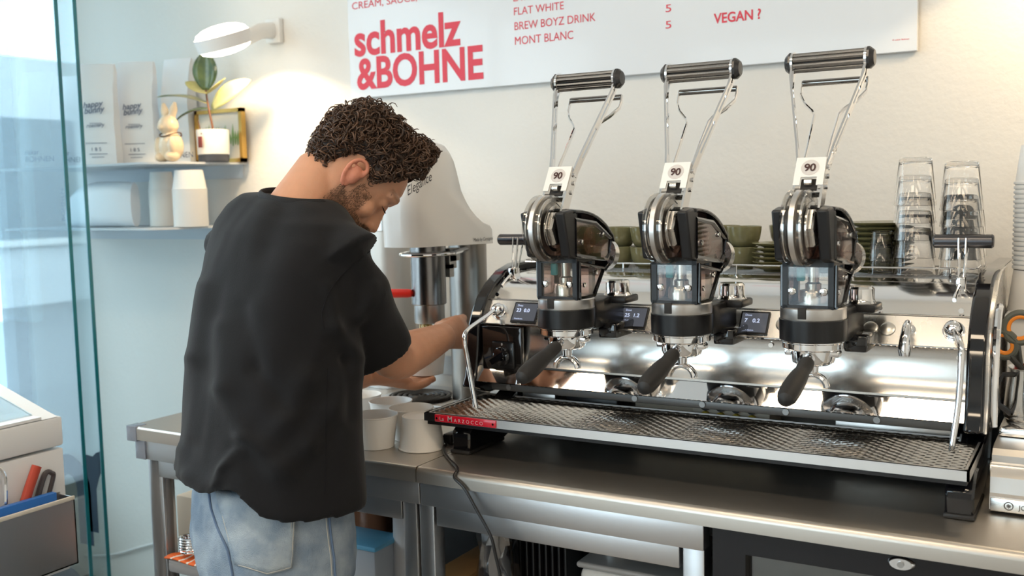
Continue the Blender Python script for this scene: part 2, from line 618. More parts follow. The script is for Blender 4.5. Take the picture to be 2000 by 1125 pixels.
# panel screws
b0 = MB().cyl((0, 0, 0), (0, -.003, 0), .0045, n=12).mesh('panel_screw')
b0.materials.append(CHROME)
for x, y, z in [(XL + .012, 1.835, 1.125), (XL + .012, 1.83, 1.075), (XR - .012, 1.835, 1.125), (XR - .012, 1.83, 1.075), (-.53, 1.84, 1.128), (-.30, 1.84, 1.128), (-.76, 1.84, 1.128), (-.99, 1.84, 1.128),
                (XL + .015, 1.877, 1.2), (XR - .015, 1.877, 1.2), (-.345, 1.877, 1.2)]:
    o = bpy.data.objects.new('panel_screw', b0)
    COL.objects.link(o)
    o.parent = ma
    o.location = V((x, y, z)) - po

# control strip: displays, buttons, tap
SN = V((0, -.047, .032)).normalized()   # strip normal
SU = V((0, .032, .047)).normalized()


def on_strip(x, t, lift=0):
    p = V((x, 1.838, 1.141)).lerp(V((x, 1.870, 1.188)), t)
    return p + SN * lift


SCR = mat('display_glass', (.035, .038, .045), .08, emit=(.34, .36, .42), estr=.42, coat=.5)
LCD = mat('display_digits', (.6, .7, 1), .4, emit=(.62, .72, 1.0), estr=1.6)
for xa, xb, tx in ((-1.088, -1.028, '23  0.0'), (-.838, -.781, '25  1.2'), (-.593, -.538, '7   0.2')):
    P = [on_strip(xa, .08, .0015), on_strip(xb, .08, .0015), on_strip(xb, .92, .0015), on_strip(xa, .92, .0015)]
    dsp = MB().prism(P, SN * .002).build('display_bezel', BLACK, ma)
    P = [on_strip(xa + .003, .15, .0038), on_strip(xb - .003, .15, .0038), on_strip(xb - .003, .86, .0038), on_strip(xa + .003, .86, .0038)]
    MB().prism(P, SN * .0004).build('screen', SCR, dsp)
    text('screen_digits', tx, on_strip(xa + .009, .5, .0046), (1, 0, 0), SU, .0115, LCD, dsp, bold=.01)
    text('screen_digits', 'Dose', on_strip(xa + .009, .73, .0046), (1, 0, 0), SU, .006, LCD, dsp)
    text('screen_digits', 'Preinfusion', on_strip(xa + .009, .19, .0046), (1, 0, 0), SU, .0045, LCD, dsp)
for x in (-.357, -.328, -.512):
    p = on_strip(x, .52)
    MB().lathe(p, [(.0001, .0045), (.009, .0042), (.0125, .003), (.0135, 0)], 24, SN).build('push_button', mat('button_steel', (.72, .70, .66), .3, 1), ma)
# hot-water tap
tp = MB().lathe(on_strip(-.292, .5), [(.011, 0), (.011, .004), (.007, .006), (.0065, .02)], 20, SN).build('water_tap', CHROME, ma)
b = MB()
c = on_strip(-.292, .55, .022)
b.tube([c + V((0, .012, -.004)), c, c + V((0, -.014, -.006)), c + V((0, -.024, -.022)), c + V((0, -.028, -.042)), c + V((0, -.028, -.052))], [.0062, .0066, .0075, .009, .0115, .0095], 16)
b.build('tap_spout', CHROME, tp)
# power switch plate
pp = MB().bbox((-1.148, 1.822, 1.036), (-1.052, 1.834, 1.137), .002).build('switch_plate', mat('smoked_plate', (.03, .026, .025), .06, .6, coat=.5), ma)
sw = MB().bbox((-1.123, 1.815, 1.048), (-1.066, 1.823, 1.107), .005).build('power_switch', mat('switch_black', (.01, .01, .011), .2), ma)
b = MB()
b.lathe((-1.095, 1.815, 1.076), [(.020, 0), (.020, .006), (.017, .008), (.0001, .008)], 24, (0, -1, 0))
b.prism([V((-1.095, 1.807, 1.076)) + V((math.cos(.6), 0, math.sin(.6))) * a + V((-math.sin(.6), 0, math.cos(.6))) * c2 for a, c2 in ((-.021, -.006), (.021, -.004), (.021, .004), (-.021, .006))], (0, -.012, 0))
b.build('rotary_knob', GLOSSB, sw)
text('switch_mark', '0', (-1.097, 1.8148, 1.099), (1, 0, 0), (0, 0, 1), .007, WHITEM, sw)
text('switch_mark', '1', (-1.074, 1.8148, 1.090), (1, 0, 0), (0, 0, 1), .007, WHITEM, sw)

# steam wands
for nm, ball, pts in (('left', on_strip(-1.122, .5, .008), [on_strip(-1.124, .5, .014), (-1.127, 1.80, 1.158), (-1.130, 1.745, 1.142), (-1.130, 1.728, 1.132), (-1.128, 1.722, 1.115), (-1.122, 1.722, 1.08), (-1.105, 1.72, .99), (-1.104, 1.72, .983)]),
                      ('right', on_strip(-.221, .55, .008), [on_strip(-.221, .5, .012), (-.212, 1.815, 1.168), (-.205, 1.79, 1.162), (-.2, 1.775, 1.15), (-.199, 1.768, 1.125), (-.201, 1.76, 1.06), (-.207, 1.75, 1.0), (-.208, 1.75, .985)])):
    wv = MB().ball(ball, .0155, 24, 16).build('steam_wand', CHROME, ma)
    MB().lathe(ball - SN * .008, [(.018, 0), (.018, .003), (.0001, .003)], 24, SN).build('wand_collar', CHROME, wv)
    # smooth the path
    P = [V(p) for p in pts]
    Q = []
    for i in range(len(P) - 1):
        p0, p1, p2, p3 = P[max(i - 1, 0)], P[i], P[i + 1], P[min(i + 2, len(P) - 1)]
        for k in range(6):
            t = k / 6
            Q.append(.5 * ((2 * p1) + (p2 - p0) * t + (2 * p0 - 5 * p1 + 4 * p2 - p3) * t * t + (3 * p1 - p0 - 3 * p2 + p3) * t ** 3))
    Q.append(P[-1])
    MB().tube(Q, .0052, 14).build('wand_tube', CHROME, wv)
# steam levers on top
DARKM = mat('gunmetal', (.10, .10, .11), .25, .9)
for x in (-1.142, -.222):
    lv = MB().bbox((x - .008, 1.94, 1.228), (x + .008, 1.965, 1.252), .002).build('steam_lever', CHROME, ma)
    h = V((x, 1.975, 1.314))
    MB().lathe(h - V((.05, 0, 0)), [(.0001, 0), (.010, 0), (.0125, .003), (.0125, .097), (.010, .1), (.0001, .1)], 24, (1, 0, 0)).build('lever_grip', DARKM, lv)
    b = MB()
    for k in (-.006, .006):
        b.tube([h + V((k, -.0125, .006)), h + V((k, -.0145, -.004)), (x + k * .7, 1.953, 1.25), (x + k * .6, 1.945, 1.238)], .0018, 8)
        b.tube([h + V((k, .012, -.004)), (x + k * .8, 1.962, 1.25)], .0018, 8)
    b.tube([(x, 1.945, 1.242), (x - .004, 1.92, 1.226), (x - .005, 1.905, 1.216)], .003, 8)
    b.build('lever_wire', CHROME, lv)

# ------------------------------------------------------------------ lever groups (one built, then copied)
G = V((-.650, 1.70, 1.15))
GX, GY = G.x, G.y
ACR = pane_mat('lever_acrylic', (.90, .88, .85), 1.49, .06)
PINKACR = pane_mat('housing_window', (.80, .64, .60), 1.49, .16, .05)
RODM = mat('grip_rod', (.30, .285, .27), .18, 1)


def L(x, y, z):
    return V((GX + x, GY + y, z))


def mk_group():
    g = MB().lathe(L(0, 0, 1.163), [(.0001, 0), (.052, 0), (.0545, .002), (.0552, .036), (.0535, .037), (.0001, .037)], 48).build('group_head', mat('group_band', (.008, .008, .009), .28), ma, org=G)
    g.location = G - po
    gn = g
    MB().lathe(L(0, 0, 1.200), [(.0001, 0), (.053, 0), (.0535, .001), (.0535, .018), (.052, .0195), (.0001, .0195)], 48).build('steel_ring', BRUSH, gn)
    MB().bbox(L(-.012, -.0545, 1.203), L(.002, -.050, 1.2215), .001).build('ring_notch', DARK, gn)
    MB().lathe(L(0, 0, 1.148), [(.0001, 0), (.046, 0), (.0505, .003), (.0505, .012), (.052, .0135), (.052, .0155), (.0001, .0155)], 48).build('lock_ring', CHROME, gn)
    # arm to the body
    MB().bbox(L(-.048, .02, 1.158), L(.052, .152, 1.213), .006).build('group_arm', BLACK, gn)
    MB().bbox(L(.036, .06, 1.135), L(.075, .15, 1.165), .005).build('lower_bracket', GLOSSB, gn)
    MB().lathe(L(.050, .125, 1.205), [(.030, 0), (.032, .004), (.026, .012), (.024, .016), (.024, .034), (.021, .038), (.0001, .038)], 32).build('valve_cap', STEEL, gn)
    MB().bbox(L(.018, .09, 1.20), L(.082, .155, 1.214), .004).build('valve_base', BLACK, gn)
    # housing with windows
    b = MB()
    for sx in (-1, 1):
        b.box(L(sx * .037 - .0045, -.037, 1.218), L(sx * .037 + .0045, -.027, 1.300))
        b.box(L(sx * .037 - .004, .030, 1.218), L(sx * .037 + .004, .042, 1.290))
    b.box(L(-.041, -.037, 1.287), L(.041, .07, 1.300)).box(L(-.041, -.037, 1.218), L(.041, .045, 1.224))
    b.build('housing_frame', BLACK, gn)
    MB().box(L(-.033, -.0355, 1.223), L(.033, -.0335, 1.289)).build('front_window', CLEAR, gn)
    b = MB()
    b.lathe(L(.0, .0, 1.222), [(.0001, 0), (.024, 0), (.024, .02), (.022, .024), (.013, .026), (.013, .035), (.009, .038), (.009, .07), (.0001, .07)], 28)
    b.build('piston', mat('piston_steel', (.78, .75, .70), .25, .85), gn)
    MB().bbox(L(-.024, -.018, 1.262), L(-.010, -.010, 1.285), .003).build('indicator_tab', mat('teal_tab', (.02, .30, .33), .4), gn)
    for sx in (-1, 1):
        MB().lathe(L(sx * .0255, -.0355, 1.247), [(.0065, 0), (.006, .003), (.0035, .0042), (.0001, .0042)], 16, (0, -1, 0)).build('window_screw', CHROME, gn)
        # neck side window and bonnet side plate
        xs = sx * .041
        nk = [(-.03, 1.222), (.032, 1.222), (.076, 1.270), (-.03, 1.287)]
        MB().prism([L(xs, y, z) for y, z in nk], (sx * .002, 0, 0)).build('side_window', PINKACR, gn)
        b = MB()
        nk2 = nk + [nk[0]]
        b.tube([L(xs + sx * .002, y, z) for y, z in nk2], .0042, 6)
        b.build('window_trim', GLOSSB, gn)
        bo = [(-.046, 1.302), (.088, 1.285), (.104, 1.296), (.108, 1.326), (.04, 1.358), (-.046, 1.368)]
        MB().prism([L(xs, y, z) for y, z in bo], (sx * .002, 0, 0)).build('side_window', PINKACR, gn)
        b = MB()
        b.tube([L(xs + sx * .002, y, z) for y, z in bo + [bo[0]]], .0045, 6)
        b.build('window_trim', GLOSSB, gn)
        # cheeks each side of the lever wheel
        ck = [(-.092, 1.381), (-.070, 1.300), (-.040, 1.294), (-.036, 1.378), (-.06, 1.386)]
        o = MB().prism([L(sx * .026, y, z) for y, z in ck], (sx * .019, 0, 0)).build('cheek', BLACK, gn)
        bv = o.modifiers.new('b', 'BEVEL')
        bv.width = .0035
        bv.segments = 2
        for y, z in ((-.02, 1.325), (.07, 1.335), (-.012, 1.245), (.04, 1.265)):
            MB().lathe(L(xs + sx * .003, y, z), [(.005, 0), (.0045, .0025), (.0001, .003)], 12, (sx, 0, 0)).build('side_screw', CHROME, gn)
    # bonnet top
    tp_ = [(-.055, 1.387)] + arc((-.04, 1.388), (.055, 1.388), (.118, 1.337), 8) + [(.126, 1.318), (.112, 1.284), (.08, 1.268)]
    b = MB()
    R = []
    for y, z in tp_:
        R.append([L(x * .046, y, z - .004 * abs(x) ** 3) for x in (-1, -.85, -.5, 0, .5, .85, 1)])
    b.rings(R, closed=False)
    o = b.build('bonnet', mat('bonnet_black', (.01, .01, .011), .16, coat=.4), gn, sharp=60)
    so = o.modifiers.new('s', 'SOLIDIFY')
    so.thickness = .005
    MB().box(L(-.004, -.045, 1.298), L(.004, .10, 1.362)).build('inner_plate', mat('inner_plate_pink', (.55, .42, .40), .35, .3), gn)
    # spring barrel seen through the side window
    MB().lathe(L(-.036, .03, 1.325), [(.0001, 0), (.026, 0), (.026, .014), (.02, .016), (.02, .056), (.026, .058), (.026, .072), (.0001, .072)], 28, (1, 0, 0)).build('spring_barrel', SATIN, gn)
    MB().lathe(L(.03, .105, 1.295), [(.0001, .018), (.024, .018), (.030, .012), (.030, 0), (.0001, 0)], 28, (0.25, .9, -.2)).build('end_cap', SATIN, gn)
    # wheel
    WC = (-.065, 1.352)
    wh = L(0, *WC)
    st = MB()
    st.lathe(wh - V((.010, 0, 0)), [(.0001, 0), (.058, 0), (.0605, .001), (.0605, .009), (.058, .01), (.0001, .01)], 56, (1, 0, 0))
    st.build('wheel_plate', BRUSH, gn)
    b = MB()
    for x0, x1, r in ((-.0245, -.0103, .061), (.0003, .0145, .061)):
        b.lathe(wh + V((x0, 0, 0)), [(.0001, 0), (r - .012, 0), (r - .003, .001), (r, .004), (r, x1 - x0 - .004), (r - .003, x1 - x0 - .001), (r - .012, x1 - x0), (.0001, x1 - x0)], 56, (1, 0, 0))
    b.build('acrylic_disc', ACR, gn)
    b = MB()
    for x0, r, t_ in ((-.020, .054, .002), (.006, .055, .003), (.0115, .042, .003)):
        b.lathe(wh + V((x0, 0, 0)), [(r - .006, 0), (r, 0), (r, t_), (r - .006, t_), (r - .006, 0)], 56, (1, 0, 0))
    b.build('wheel_ring', STEEL, gn)
    b = MB()
    b.lathe(wh + V((.0146, 0, 0)), [(.034, 0), (.034, .005), (.03, .008), (.0001, .008)], 6, (1, 0, 0))
    b.build('wheel_hub', SATIN, gn)
    MB().lathe(wh - V((.0246, 0, 0)), [(.034, 0), (.034, .003), (.026, .006), (.0001, .006)], 6, (-1, 0, 0)).build('wheel_hub', SATIN, gn)
    # lever
    t = V((0, .519, .855))
    n = V((0, -.855, .519))
    xx = V((1, 0, 0))

    def LV(x, a, c):
        return wh + xx * x + t * a + n * c

    def obox(b, x0, x1, a0, a1, c0, c1):
        return b.hexa([LV(x0, a0, c0), LV(x1, a0, c0), LV(x1, a0, c1), LV(x0, a0, c1), LV(x0, a1, c0), LV(x1, a1, c0), LV(x1, a1, c1), LV(x0, a1, c1)])
    b = MB()
    obox(b, -.0245, -.0205, .045, .122, -.012, .012)
    obox(b, .0205, .0245, .03, .122, -.012, .012)
    obox(b, -.0205, .0205, .062, .070, -.01, .006)
    lev = b.build('lever', STEEL, gn)
    lev2 = gn
    b = MB()
    obox(b, -.024, .024, .086, .123, .0122, .015)
    obox(b, -.024, -.013, .071, .086, .0122, .015)
    obox(b, .013, .024, .071, .086, .0122, .015)
    b.build('number_plate', mat('number_plate_white', (.84, .82, .79), .3), lev2)
    b = MB()
    obox(b, -.013, .013, .066, .086, .004, .008)
    b.build('plate_recess', DARK, lev2)
    MB().cyl(LV(-.006, .078, .012), LV(.006, .078, .012), .006, n=14).build('plate_roller', SATIN, lev2)
    MB().lathe(LV(0, .1035, .0151), [(.0145, 0), (.0145, .0004), (.0001, .0004)], 32, n).build('number_disc', mat('disc_grey', (.62, .58, .56), .4), lev2)
    text('plate_number', '90', LV(0, .0965, .0158), xx, t, .0195, mat('number_ink', (.05, .015, .015), .5), lev2, bold=.022, align='CENTER', spacing=.95)
    for sx in (-1, 1):
        for a in (.078, .098, .112):
            MB().lathe(LV(sx * .0245, a, -.004 + (.006 if a > .1 else 0)), [(.0042, 0), (.004, .003), (.0001, .0035)], 10, (sx, 0, 0)).build('lever_screw', CHROME, lev2)
    # long flat arms
    for sx in (-1, 1):
        b = MB()
        A0, A1, A2, A3 = (sx * .0235, .112), (sx * .030, .150), (sx * .0615, .295), (sx * .0615, .332)
        for c0, c1 in ((-.0085, -.003), (.003, .0085)):
            R = []
            for (x, a) in (A0, A1, A2, A3):
                R.append([LV(x - .0018, a, c0), LV(x + .0018, a, c0), LV(x + .0018, a, c1), LV(x - .0018, a, c1)])
            b.rings(R, smooth=False)
        for a0, a1, in ((.112, .15), (.215, .235), (.27, .332)):
            q = lambda a: sx * (.0235 + (a - .112) * .17 if a < .15 else (.030 + (a - .15) * .2172 if a < .295 else .0615))
            b.rings([[LV(q(a) - .0017, a, -.004), LV(q(a) + .0017, a, -.004), LV(q(a) + .0017, a, .004), LV(q(a) - .0017, a, .004)] for a in (a0, a1)], smooth=False)
        b.build('lever_arm', CHROME, lev2)
    # main grip: bundle of rods
    hc = LV(0, .327, 0)
    b = MB()
    for k in range(8):
        a = 2 * PI * k / 8 + .2
        o_ = t * (.0128 * math.cos(a)) + n * (.0128 * math.sin(a))
        b.cyl(hc + o_ - xx * .060, hc + o_ + xx * .060, .0049, n=10)
    b.build('grip_rod', RODM, lev2)
    MB().cyl(hc - xx * .060, hc + xx * .060, .0125, n=20).build('grip_core', BLACK, lev2)
    for sx in (-1, 1):
        MB().lathe(hc + xx * (sx * .0595), [(.0001, 0), (.0195, 0), (.0195, .004), (.0001, .004)], 28, (sx, 0, 0)).build('grip_collar', CHROME, lev2)
        MB().lathe(hc + xx * (sx * .0635), [(.0192, 0), (.0192, .004), (.013, .011), (.0001, .0115)], 10, (sx, 0, 0)).build('grip_cap', mat('grip_cap_black', (.05, .05, .052), .25, .4), lev2)
    # inner bail
    b = MB()
    for sx in (-1, 1):
        b.tube([L(sx * .056, .143, 1.603), L(sx * .0565, .138, 1.590), L(sx * .0555, .130, 1.578), L(sx * .044, .112, 1.562), L(sx * .026, .094, 1.547), L(sx * .0205, .086, 1.538), L(sx * .0185, .04, 1.492), L(sx * .0175, -.004, 1.446)], [(.0022, .0045)] * 8, 8, flat=(1, 0, 0))
    b.build('bail_wire', CHROME, lev2)
    MB().cyl(L(-.055, .1425, 1.600), L(.055, .1425, 1.600), .0056, n=14).build('bail_grip', RODM, lev2)
    return g


g0 = mk_group()
for dx in (-.231, .231):
    copy_tree(g0, ma, loc=g0.location + V((dx, 0, 0)))

# portafilters locked into the groups
PFS = [('leftmost portafilter with black handle, locked in the group nearest the power switch', -.231), ('middle portafilter with black handle and twin spout, between the two others', 0), ('rightmost portafilter with black handle, in the group nearest the drinking glasses', .231)]
PF = thing('portafilter', (GX, GY, 1.128), PFS[1][0], 'portafilter', 'portafilters in the lever groups')
b = MB()
b.lathe((GX, GY, 1.122), [(.0001, 0), (.028, 0), (.034, .004), (.036, .010), (.036, .0255), (.0001, .0255)], 40)
b.bbox((GX - .045, GY - .012, 1.136), (GX + .045, GY + .012, 1.1465), .003)
b.build('filter_body', CHROME, PF)
hd = V((0, -.964, -.266))
h0 = V((GX + .003, GY - .034, 1.136))
MB().tube([h0, h0 + hd * .03], [.009, .0075], 14).build('handle_neck', CHROME, PF)
prof = [(.0075, .012), (.0115, .016), (.0128, .03), (.0118, .05), (.0135, .062), (.0155, .085), (.0165, .115), (.0158, .14), (.012, .153), (.005, .158), (.0002, .1585)]
MB().lathe(h0, prof, 24, hd, cap0=True).build('handle', RUBBER, PF)
b = MB()
b.cyl((GX, GY, 1.102), (GX, GY, 1.124), .0085, .010, n=18)
b.tube([(GX + .0235 * math.sin(a), GY - .002, 1.083 + .022 * math.cos(a)) for a in [-1.5 + 3.0 * i / 12 for i in range(13)]], [(.0055, .009)] * 13, 12, flat=(0, 0, 1))
b.build('spout', CHROME, PF)
for lb, dx in PFS:
    if dx:
        copy_tree(PF, None, loc=(GX + dx, GY, 1.128), label=lb)
# ------------------------------------------------------------------ counter
TOPM = mat('worktop_steel', (.58, .54, .49), .37, .95, bump=.015, bscale=30, stretch=(1.5, 40, 40), rvar=.07)
RAILM = mat('frame_steel', (.60, .60, .61), .36, 1, bump=.02, bscale=30, stretch=(2, 30, 30), rvar=.06)
CF = 1.545
XJ = onY(822, 955, 1.56).x


def worktop(name, x0, x1, label, soft):
    t = thing(name, (x0, CF, 0), label, 'work table')
    r = .012 if soft else .006
    CTT = CT - .0007
    prof = [(2.40, CTT), (CF + r, CTT)] + [(CF + r - r * math.sin(a), CTT - r + r * math.cos(a)) for a in [PI / 2 * i / 6 for i in range(1, 7)]] + [(CF, CT - .031), (CF + .004, CT - .031), (CF + .006, CT - .012), (2.40, CT - .012)]
    MB().rings([[(x, y, z) for y, z in prof] for x in (x0, x1)]).build('worktop', TOPM, t, sharp=30)
    return t


tl = worktop('work_table', -1.956, XJ - .001, 'steel work table at the left, tape on its corner, paper cups on it', False)
tr = worktop('work_table', XJ + .001, 1.45, 'long steel work table carrying the espresso machine', True)


def rail(t, x0, x1, y, z0, z1, name='apron'):
    MB().bbox((x0, y, z0), (x1, y + .03, z1), .002).build(name, RAILM, t)


rail(tl, -1.93, XJ - .001, 1.556, .822, .869)
rail(tl, -1.90, -1.196, 1.58, .776, .821, 'lower_rail')
rail(tr, XJ + .001, -.56, 1.556, .822, .869)
rail(tr, -1.112, -.612, 1.58, .776, .821, 'lower_rail')
for t, x0, x1 in ((tl, -1.194, -1.160), (tr, -1.154, -1.119), (tr, -.607, -.568), (tl, -1.938, -1.89)):
    for y in (1.582, 2.33):
        MB().bbox((x0, y, 0), (x1, y + .036, .821), .003).build('leg', RAILM, t)
MB().bbox((1.40, 1.582, 0), (1.44, 1.62, .869), .003).build('leg', RAILM, tr)
SHZ = .56
for t, x0, x1 in ((tl, -1.93, -1.165), (tr, -1.15, -.57)):
    MB().box((x0, 1.622, SHZ - .02), (x1, 2.325, SHZ - .0007)).build('undershelf', RAILM, t)
    MB().box((x0, 2.372, .1), (x1, 2.378, .868)).build('rear_panel', mat('rear_panel_dark', (.05, .045, .04), .6), t)
# plastic film and tape round the left corner of the table
FILM = mat('tape_film', (.36, .39, .46), .14, .6, bump=.6, bscale=25)
MB().bbox((-1.9575, CF - .0018, .865), (-1.925, CF + .03, .9008), .001).build('tape', FILM, tl)
MB().bbox((-1.942, 1.5535, .822), (-1.91, 1.556, .866), .0005).build('tape', FILM, tl)
b = MB()
R = []
for i in range(14):
    z = .82 - i * .06
    R.append([V((-1.914, 1.60, z)) + V((math.cos(a) * (.027 + .002 * math.sin(3 * a + i * .9)), math.sin(a) * (.023 + .002 * math.cos(4 * a + i)), .01 * math.sin(a * 2 + i))) for a in [2 * PI * k / 20 for k in range(20)]])
b.rings(R)
b.build('leg_wrap', mat('leg_wrap_plastic', (.17, .165, .165), .28, .2, bump=.25, bscale=30), tl)
MB().box((-1.95, 2.402, CT - .03), (XJ - .002, 2.407, CT + .055)).build('upstand', RAILM, tl)
MB().box((XJ + .002, 2.402, CT - .03), (1.45, 2.407, CT + .055)).build('upstand', RAILM, tr)

# ------------------------------------------------------------------ glass-door fridge under the counter
fr = thing('fridge', (-.55, 1.556, 0), 'black under-counter fridge with glass door and oval lock', 'fridge')
MB().box((-.548, 1.60, .02), (.6, 2.3, .865)).build('cabinet', BLACK, fr)
b = MB()
fx0, fx1 = -.545, .595
b.box((fx0, 1.557, .06), (fx0 + .055, 1.598, .866)).box((fx1 - .055, 1.557, .06), (fx1, 1.598, .866)).box((fx0 + .055, 1.557, .828), (fx1 - .055, 1.598, .866)).box((fx0 + .055, 1.557, .06), (fx1 - .055, 1.598, .12))
dr = b.build('door', mat('fridge_door_black', (.008, .008, .01), .22, rvar=.05), fr)
MB().box((fx0 + .055, 1.575, .12), (fx1 - .055, 1.579, .828)).build('door_glass', pane_mat('fridge_glass', (.6, .62, .58), 1.5, .12), dr)
lk = onY(1760, 1101, 1.556)
MB().lathe(lk, [(.0001, .004), (.016, .004), (.0195, .001), (.020, 0)], 32, (0, -1, 0)).build('lock', CHROME, dr)
for v_ in dr.children[-1].data.vertices:
    v_.co.z = (v_.co.z - lk.z) * .52 + lk.z if abs(v_.co.z) > 0 else v_.co.z
MB().cyl(lk, lk + V((0, -.006, 0)), .005, n=14).build('lock_barrel', DSTEEL, dr)

# ------------------------------------------------------------------ power cable
cable = [onZ(872, 868, CT + .010), onZ(867, 873, CT + .005), onZ(868, 884, CT + .004), onZ(877, 897, CT + .003)]
e = onZ(889, 918, CT + .003)
cable += [V((e.x, CF + .012, CT + .004)), V((e.x + .004, CF - .005, CT - .008)), onY(908, 955, CF - .006)]
for x, y in ((935, 1003), (958, 1045), (968, 1085), (977, 1125), (990, 1200), (1000, 1290)):
    cable.append(onY(x, y, CF - .006))


def smooth_path(P, k=6):
    P = [V(p) for p in P]
    Q = []
    for i in range(len(P) - 1):
        p0, p1, p2, p3 = P[max(i - 1, 0)], P[i], P[i + 1], P[min(i + 2, len(P) - 1)]
        for j in range(k):
            t = j / k
            Q.append(.5 * ((2 * p1) + (p2 - p0) * t + (2 * p0 - 5 * p1 + 4 * p2 - p3) * t * t + (3 * p1 - p0 - 3 * p2 + p3) * t ** 3))
    return Q + [P[-1]]


o = MB().tube(smooth_path(cable), .0030, 8).build('power_cable', BLACK)
tag(o, 'black power cable hanging over the front edge of the steel counter', 'cable')
pl = MB().bbox(onZ(884, 868, CT) + V((-.022, -.006, .0003)), onZ(884, 868, CT) + V((.001, .03, .022)), .005).build('cable_plug', BLACK)
tag(pl, 'black cable plug lying beside the left foot of the espresso machine', 'plug')

# ------------------------------------------------------------------ paper cups on the counter
random.seed(4)
CUPP = [(.0001, .004), (.0375, .004), (.038, .0), (.0385, .0), (.0465, .064), (.0478, .0645), (.0484, .066), (.0478, .0675), (.0466, .067), (.0458, .064), (.0376, .006), (.0001, .006)]
cup0 = None
CUPS = [(732, 810, 'open white paper cup nearest the man, at the counter front'), (763, 783, 'open white paper cup behind the front row, beside the black drip grate'), (803, 796, 'open white paper cup directly behind the upturned cup'), (704, 771, 'white paper cup furthest back, half hidden by the man')]
for i, (x, y, lb) in enumerate(CUPS):
    p = onZ(x, y, CT + .066)
    p.z = CT
    if cup0 is None:
        cup0 = MB().lathe(p, CUPP, 40).build('paper_cup', WHITEP, None, org=p)
        tag(cup0, lb, 'paper cup', 'paper cups on the counter')
    else:
        copy_tree(cup0, None, loc=p, label=lb)
p = onZ(824, 874, CT)
p.z = CT + .0675
copy_tree(cup0, None, loc=p, rot=(PI, 0, 0), label='upside-down white paper cup at the corner of the drip tray')

# ------------------------------------------------------------------ ice cream press
PX, PY = -1.36, 2.10
pr = thing('ice_cream_press', (PX, PY, CT), 'white-hooded steel ice cream press with red handle behind the man', 'ice cream press')
MB().cyl((PX, PY, CT + .012), (PX, PY, 1.33), .047, n=40).build('column', mat('column_steel', (.30, .28, .26), .32, 1, bump=.02, bscale=30, stretch=(40, 40, 2)), pr)
MB().bbox((PX - .23, 1.985, CT), (PX + .07, 2.2, CT + .012), .004).build('base_plate', DSTEEL, pr)
# hood: side profile (y,z) lofted across x with rounded front
hood = [(1.815, 1.303), (1.812, 1.40), (1.815, 1.47), (1.825, 1.51), (1.85, 1.533), (1.89, 1.541), (1.935, 1.538), (1.958, 1.522), (1.972, 1.49), (1.99, 1.442), (2.012, 1.412), (2.035, 1.388), (2.065, 1.366), (2.10, 1.349), (2.135, 1.34), (2.145, 1.33), (2.148, 1.297)]
cy, cz = 1.95, 1.40
b = MB()
R = []
N_ = 12
for i in range(N_ + 1):
    u = -1 + 2 * i / N_
    k = math.sqrt(max(0, 1 - abs(u) ** 3.2))
    ring = []
    for y, z in hood:
        c1_ = min(1, max(0, (1.95 - y) / .13))
        c2_ = min(1, max(0, (y - 1.95) / .19))
        c3_ = min(1, max(0, (z - 1.36) / .17))
        yy = y + (1 - k) * (.055 * c1_ - .03 * c2_)
        zz = z - (1 - k) * .03 * c3_
        ring.append((PX + u * .062, yy, zz))
    R.append(ring)
b.rings(R)
b.build('hood', mat('hood_white', (.74, .72, .69), .28, coat=.35), pr, sharp=70)
INK = mat('script_ink', (.02, .02, .025), .5)
text('hood_lettering', 'Elegance', onX(795, 383, PX + .0635), (0, .95, .34), (0, -.34, .95), .029, INK, pr, shear=.35)
text('hood_lettering', 'Made by Carpigiani', (PX + .0625, 2.03, 1.306), (0, 1, 0), (0, 0, 1), .0115, INK, pr, shear=.2)
NY = 1.93
nz = MB().lathe((PX, NY, 1.165), [(.0001, 0), (.0385, 0), (.0405, .002), (.0405, .112), (.042, .114), (.042, .138), (.0001, .138)], 40).build('barrel', mat('barrel_steel', (.24, .23, .225), .24, 1, rvar=.05), pr)
MB().lathe((PX, NY, 1.122), [(.030, .0), (.0345, 0), (.0355, .002), (.0355, .043), (.0001, .043)], 40).build('nozzle', mat('nozzle_steel', (.36, .345, .33), .3, 1), pr)
MB().lathe((PX, NY, 1.124), [(.0001, 0), (.029, 0)], 24).build('nozzle_plate', DSTEEL, pr)
b = MB()
b.tube([(PX + .058 * math.cos(a), NY + .064 * math.sin(a) + .0, 1.283) for a in [2 * PI * i / 32 for i in range(33)]], [(.005, .0065)] * 33, 10, flat=(0, 0, 1))
b.tube([(PX + .04, NY + .05, 1.283), (PX + .03, NY + .12, 1.287)], .006, 8)
b.build('guard_ring', CHROME, pr)
b = MB()
for i, (y0, z0) in enumerate(((1.975, 1.225), (1.975, 1.245), (1.978, 1.262))):
    b.box((PX + .012 - i * .002, y0, z0), (PX + .03, y0 + .018 + i * .012, z0 + .03))
b.build('bracket', DSTEEL, pr)
ha, hb = V((PX - .02, NY - .034, 1.193)), pix(748, 573, 2.36)
b = MB()
d_ = (hb - ha).normalized()
b.lathe(ha, [(.0001, .0), (.0085, .004), (.010, .012), (.0105, .05), (.012, .085), (.011, .098), (.0001, .10)], 20, d_)
b.build('pull_handle', mat('red_handle', (.72, .03, .02), .3), pr)
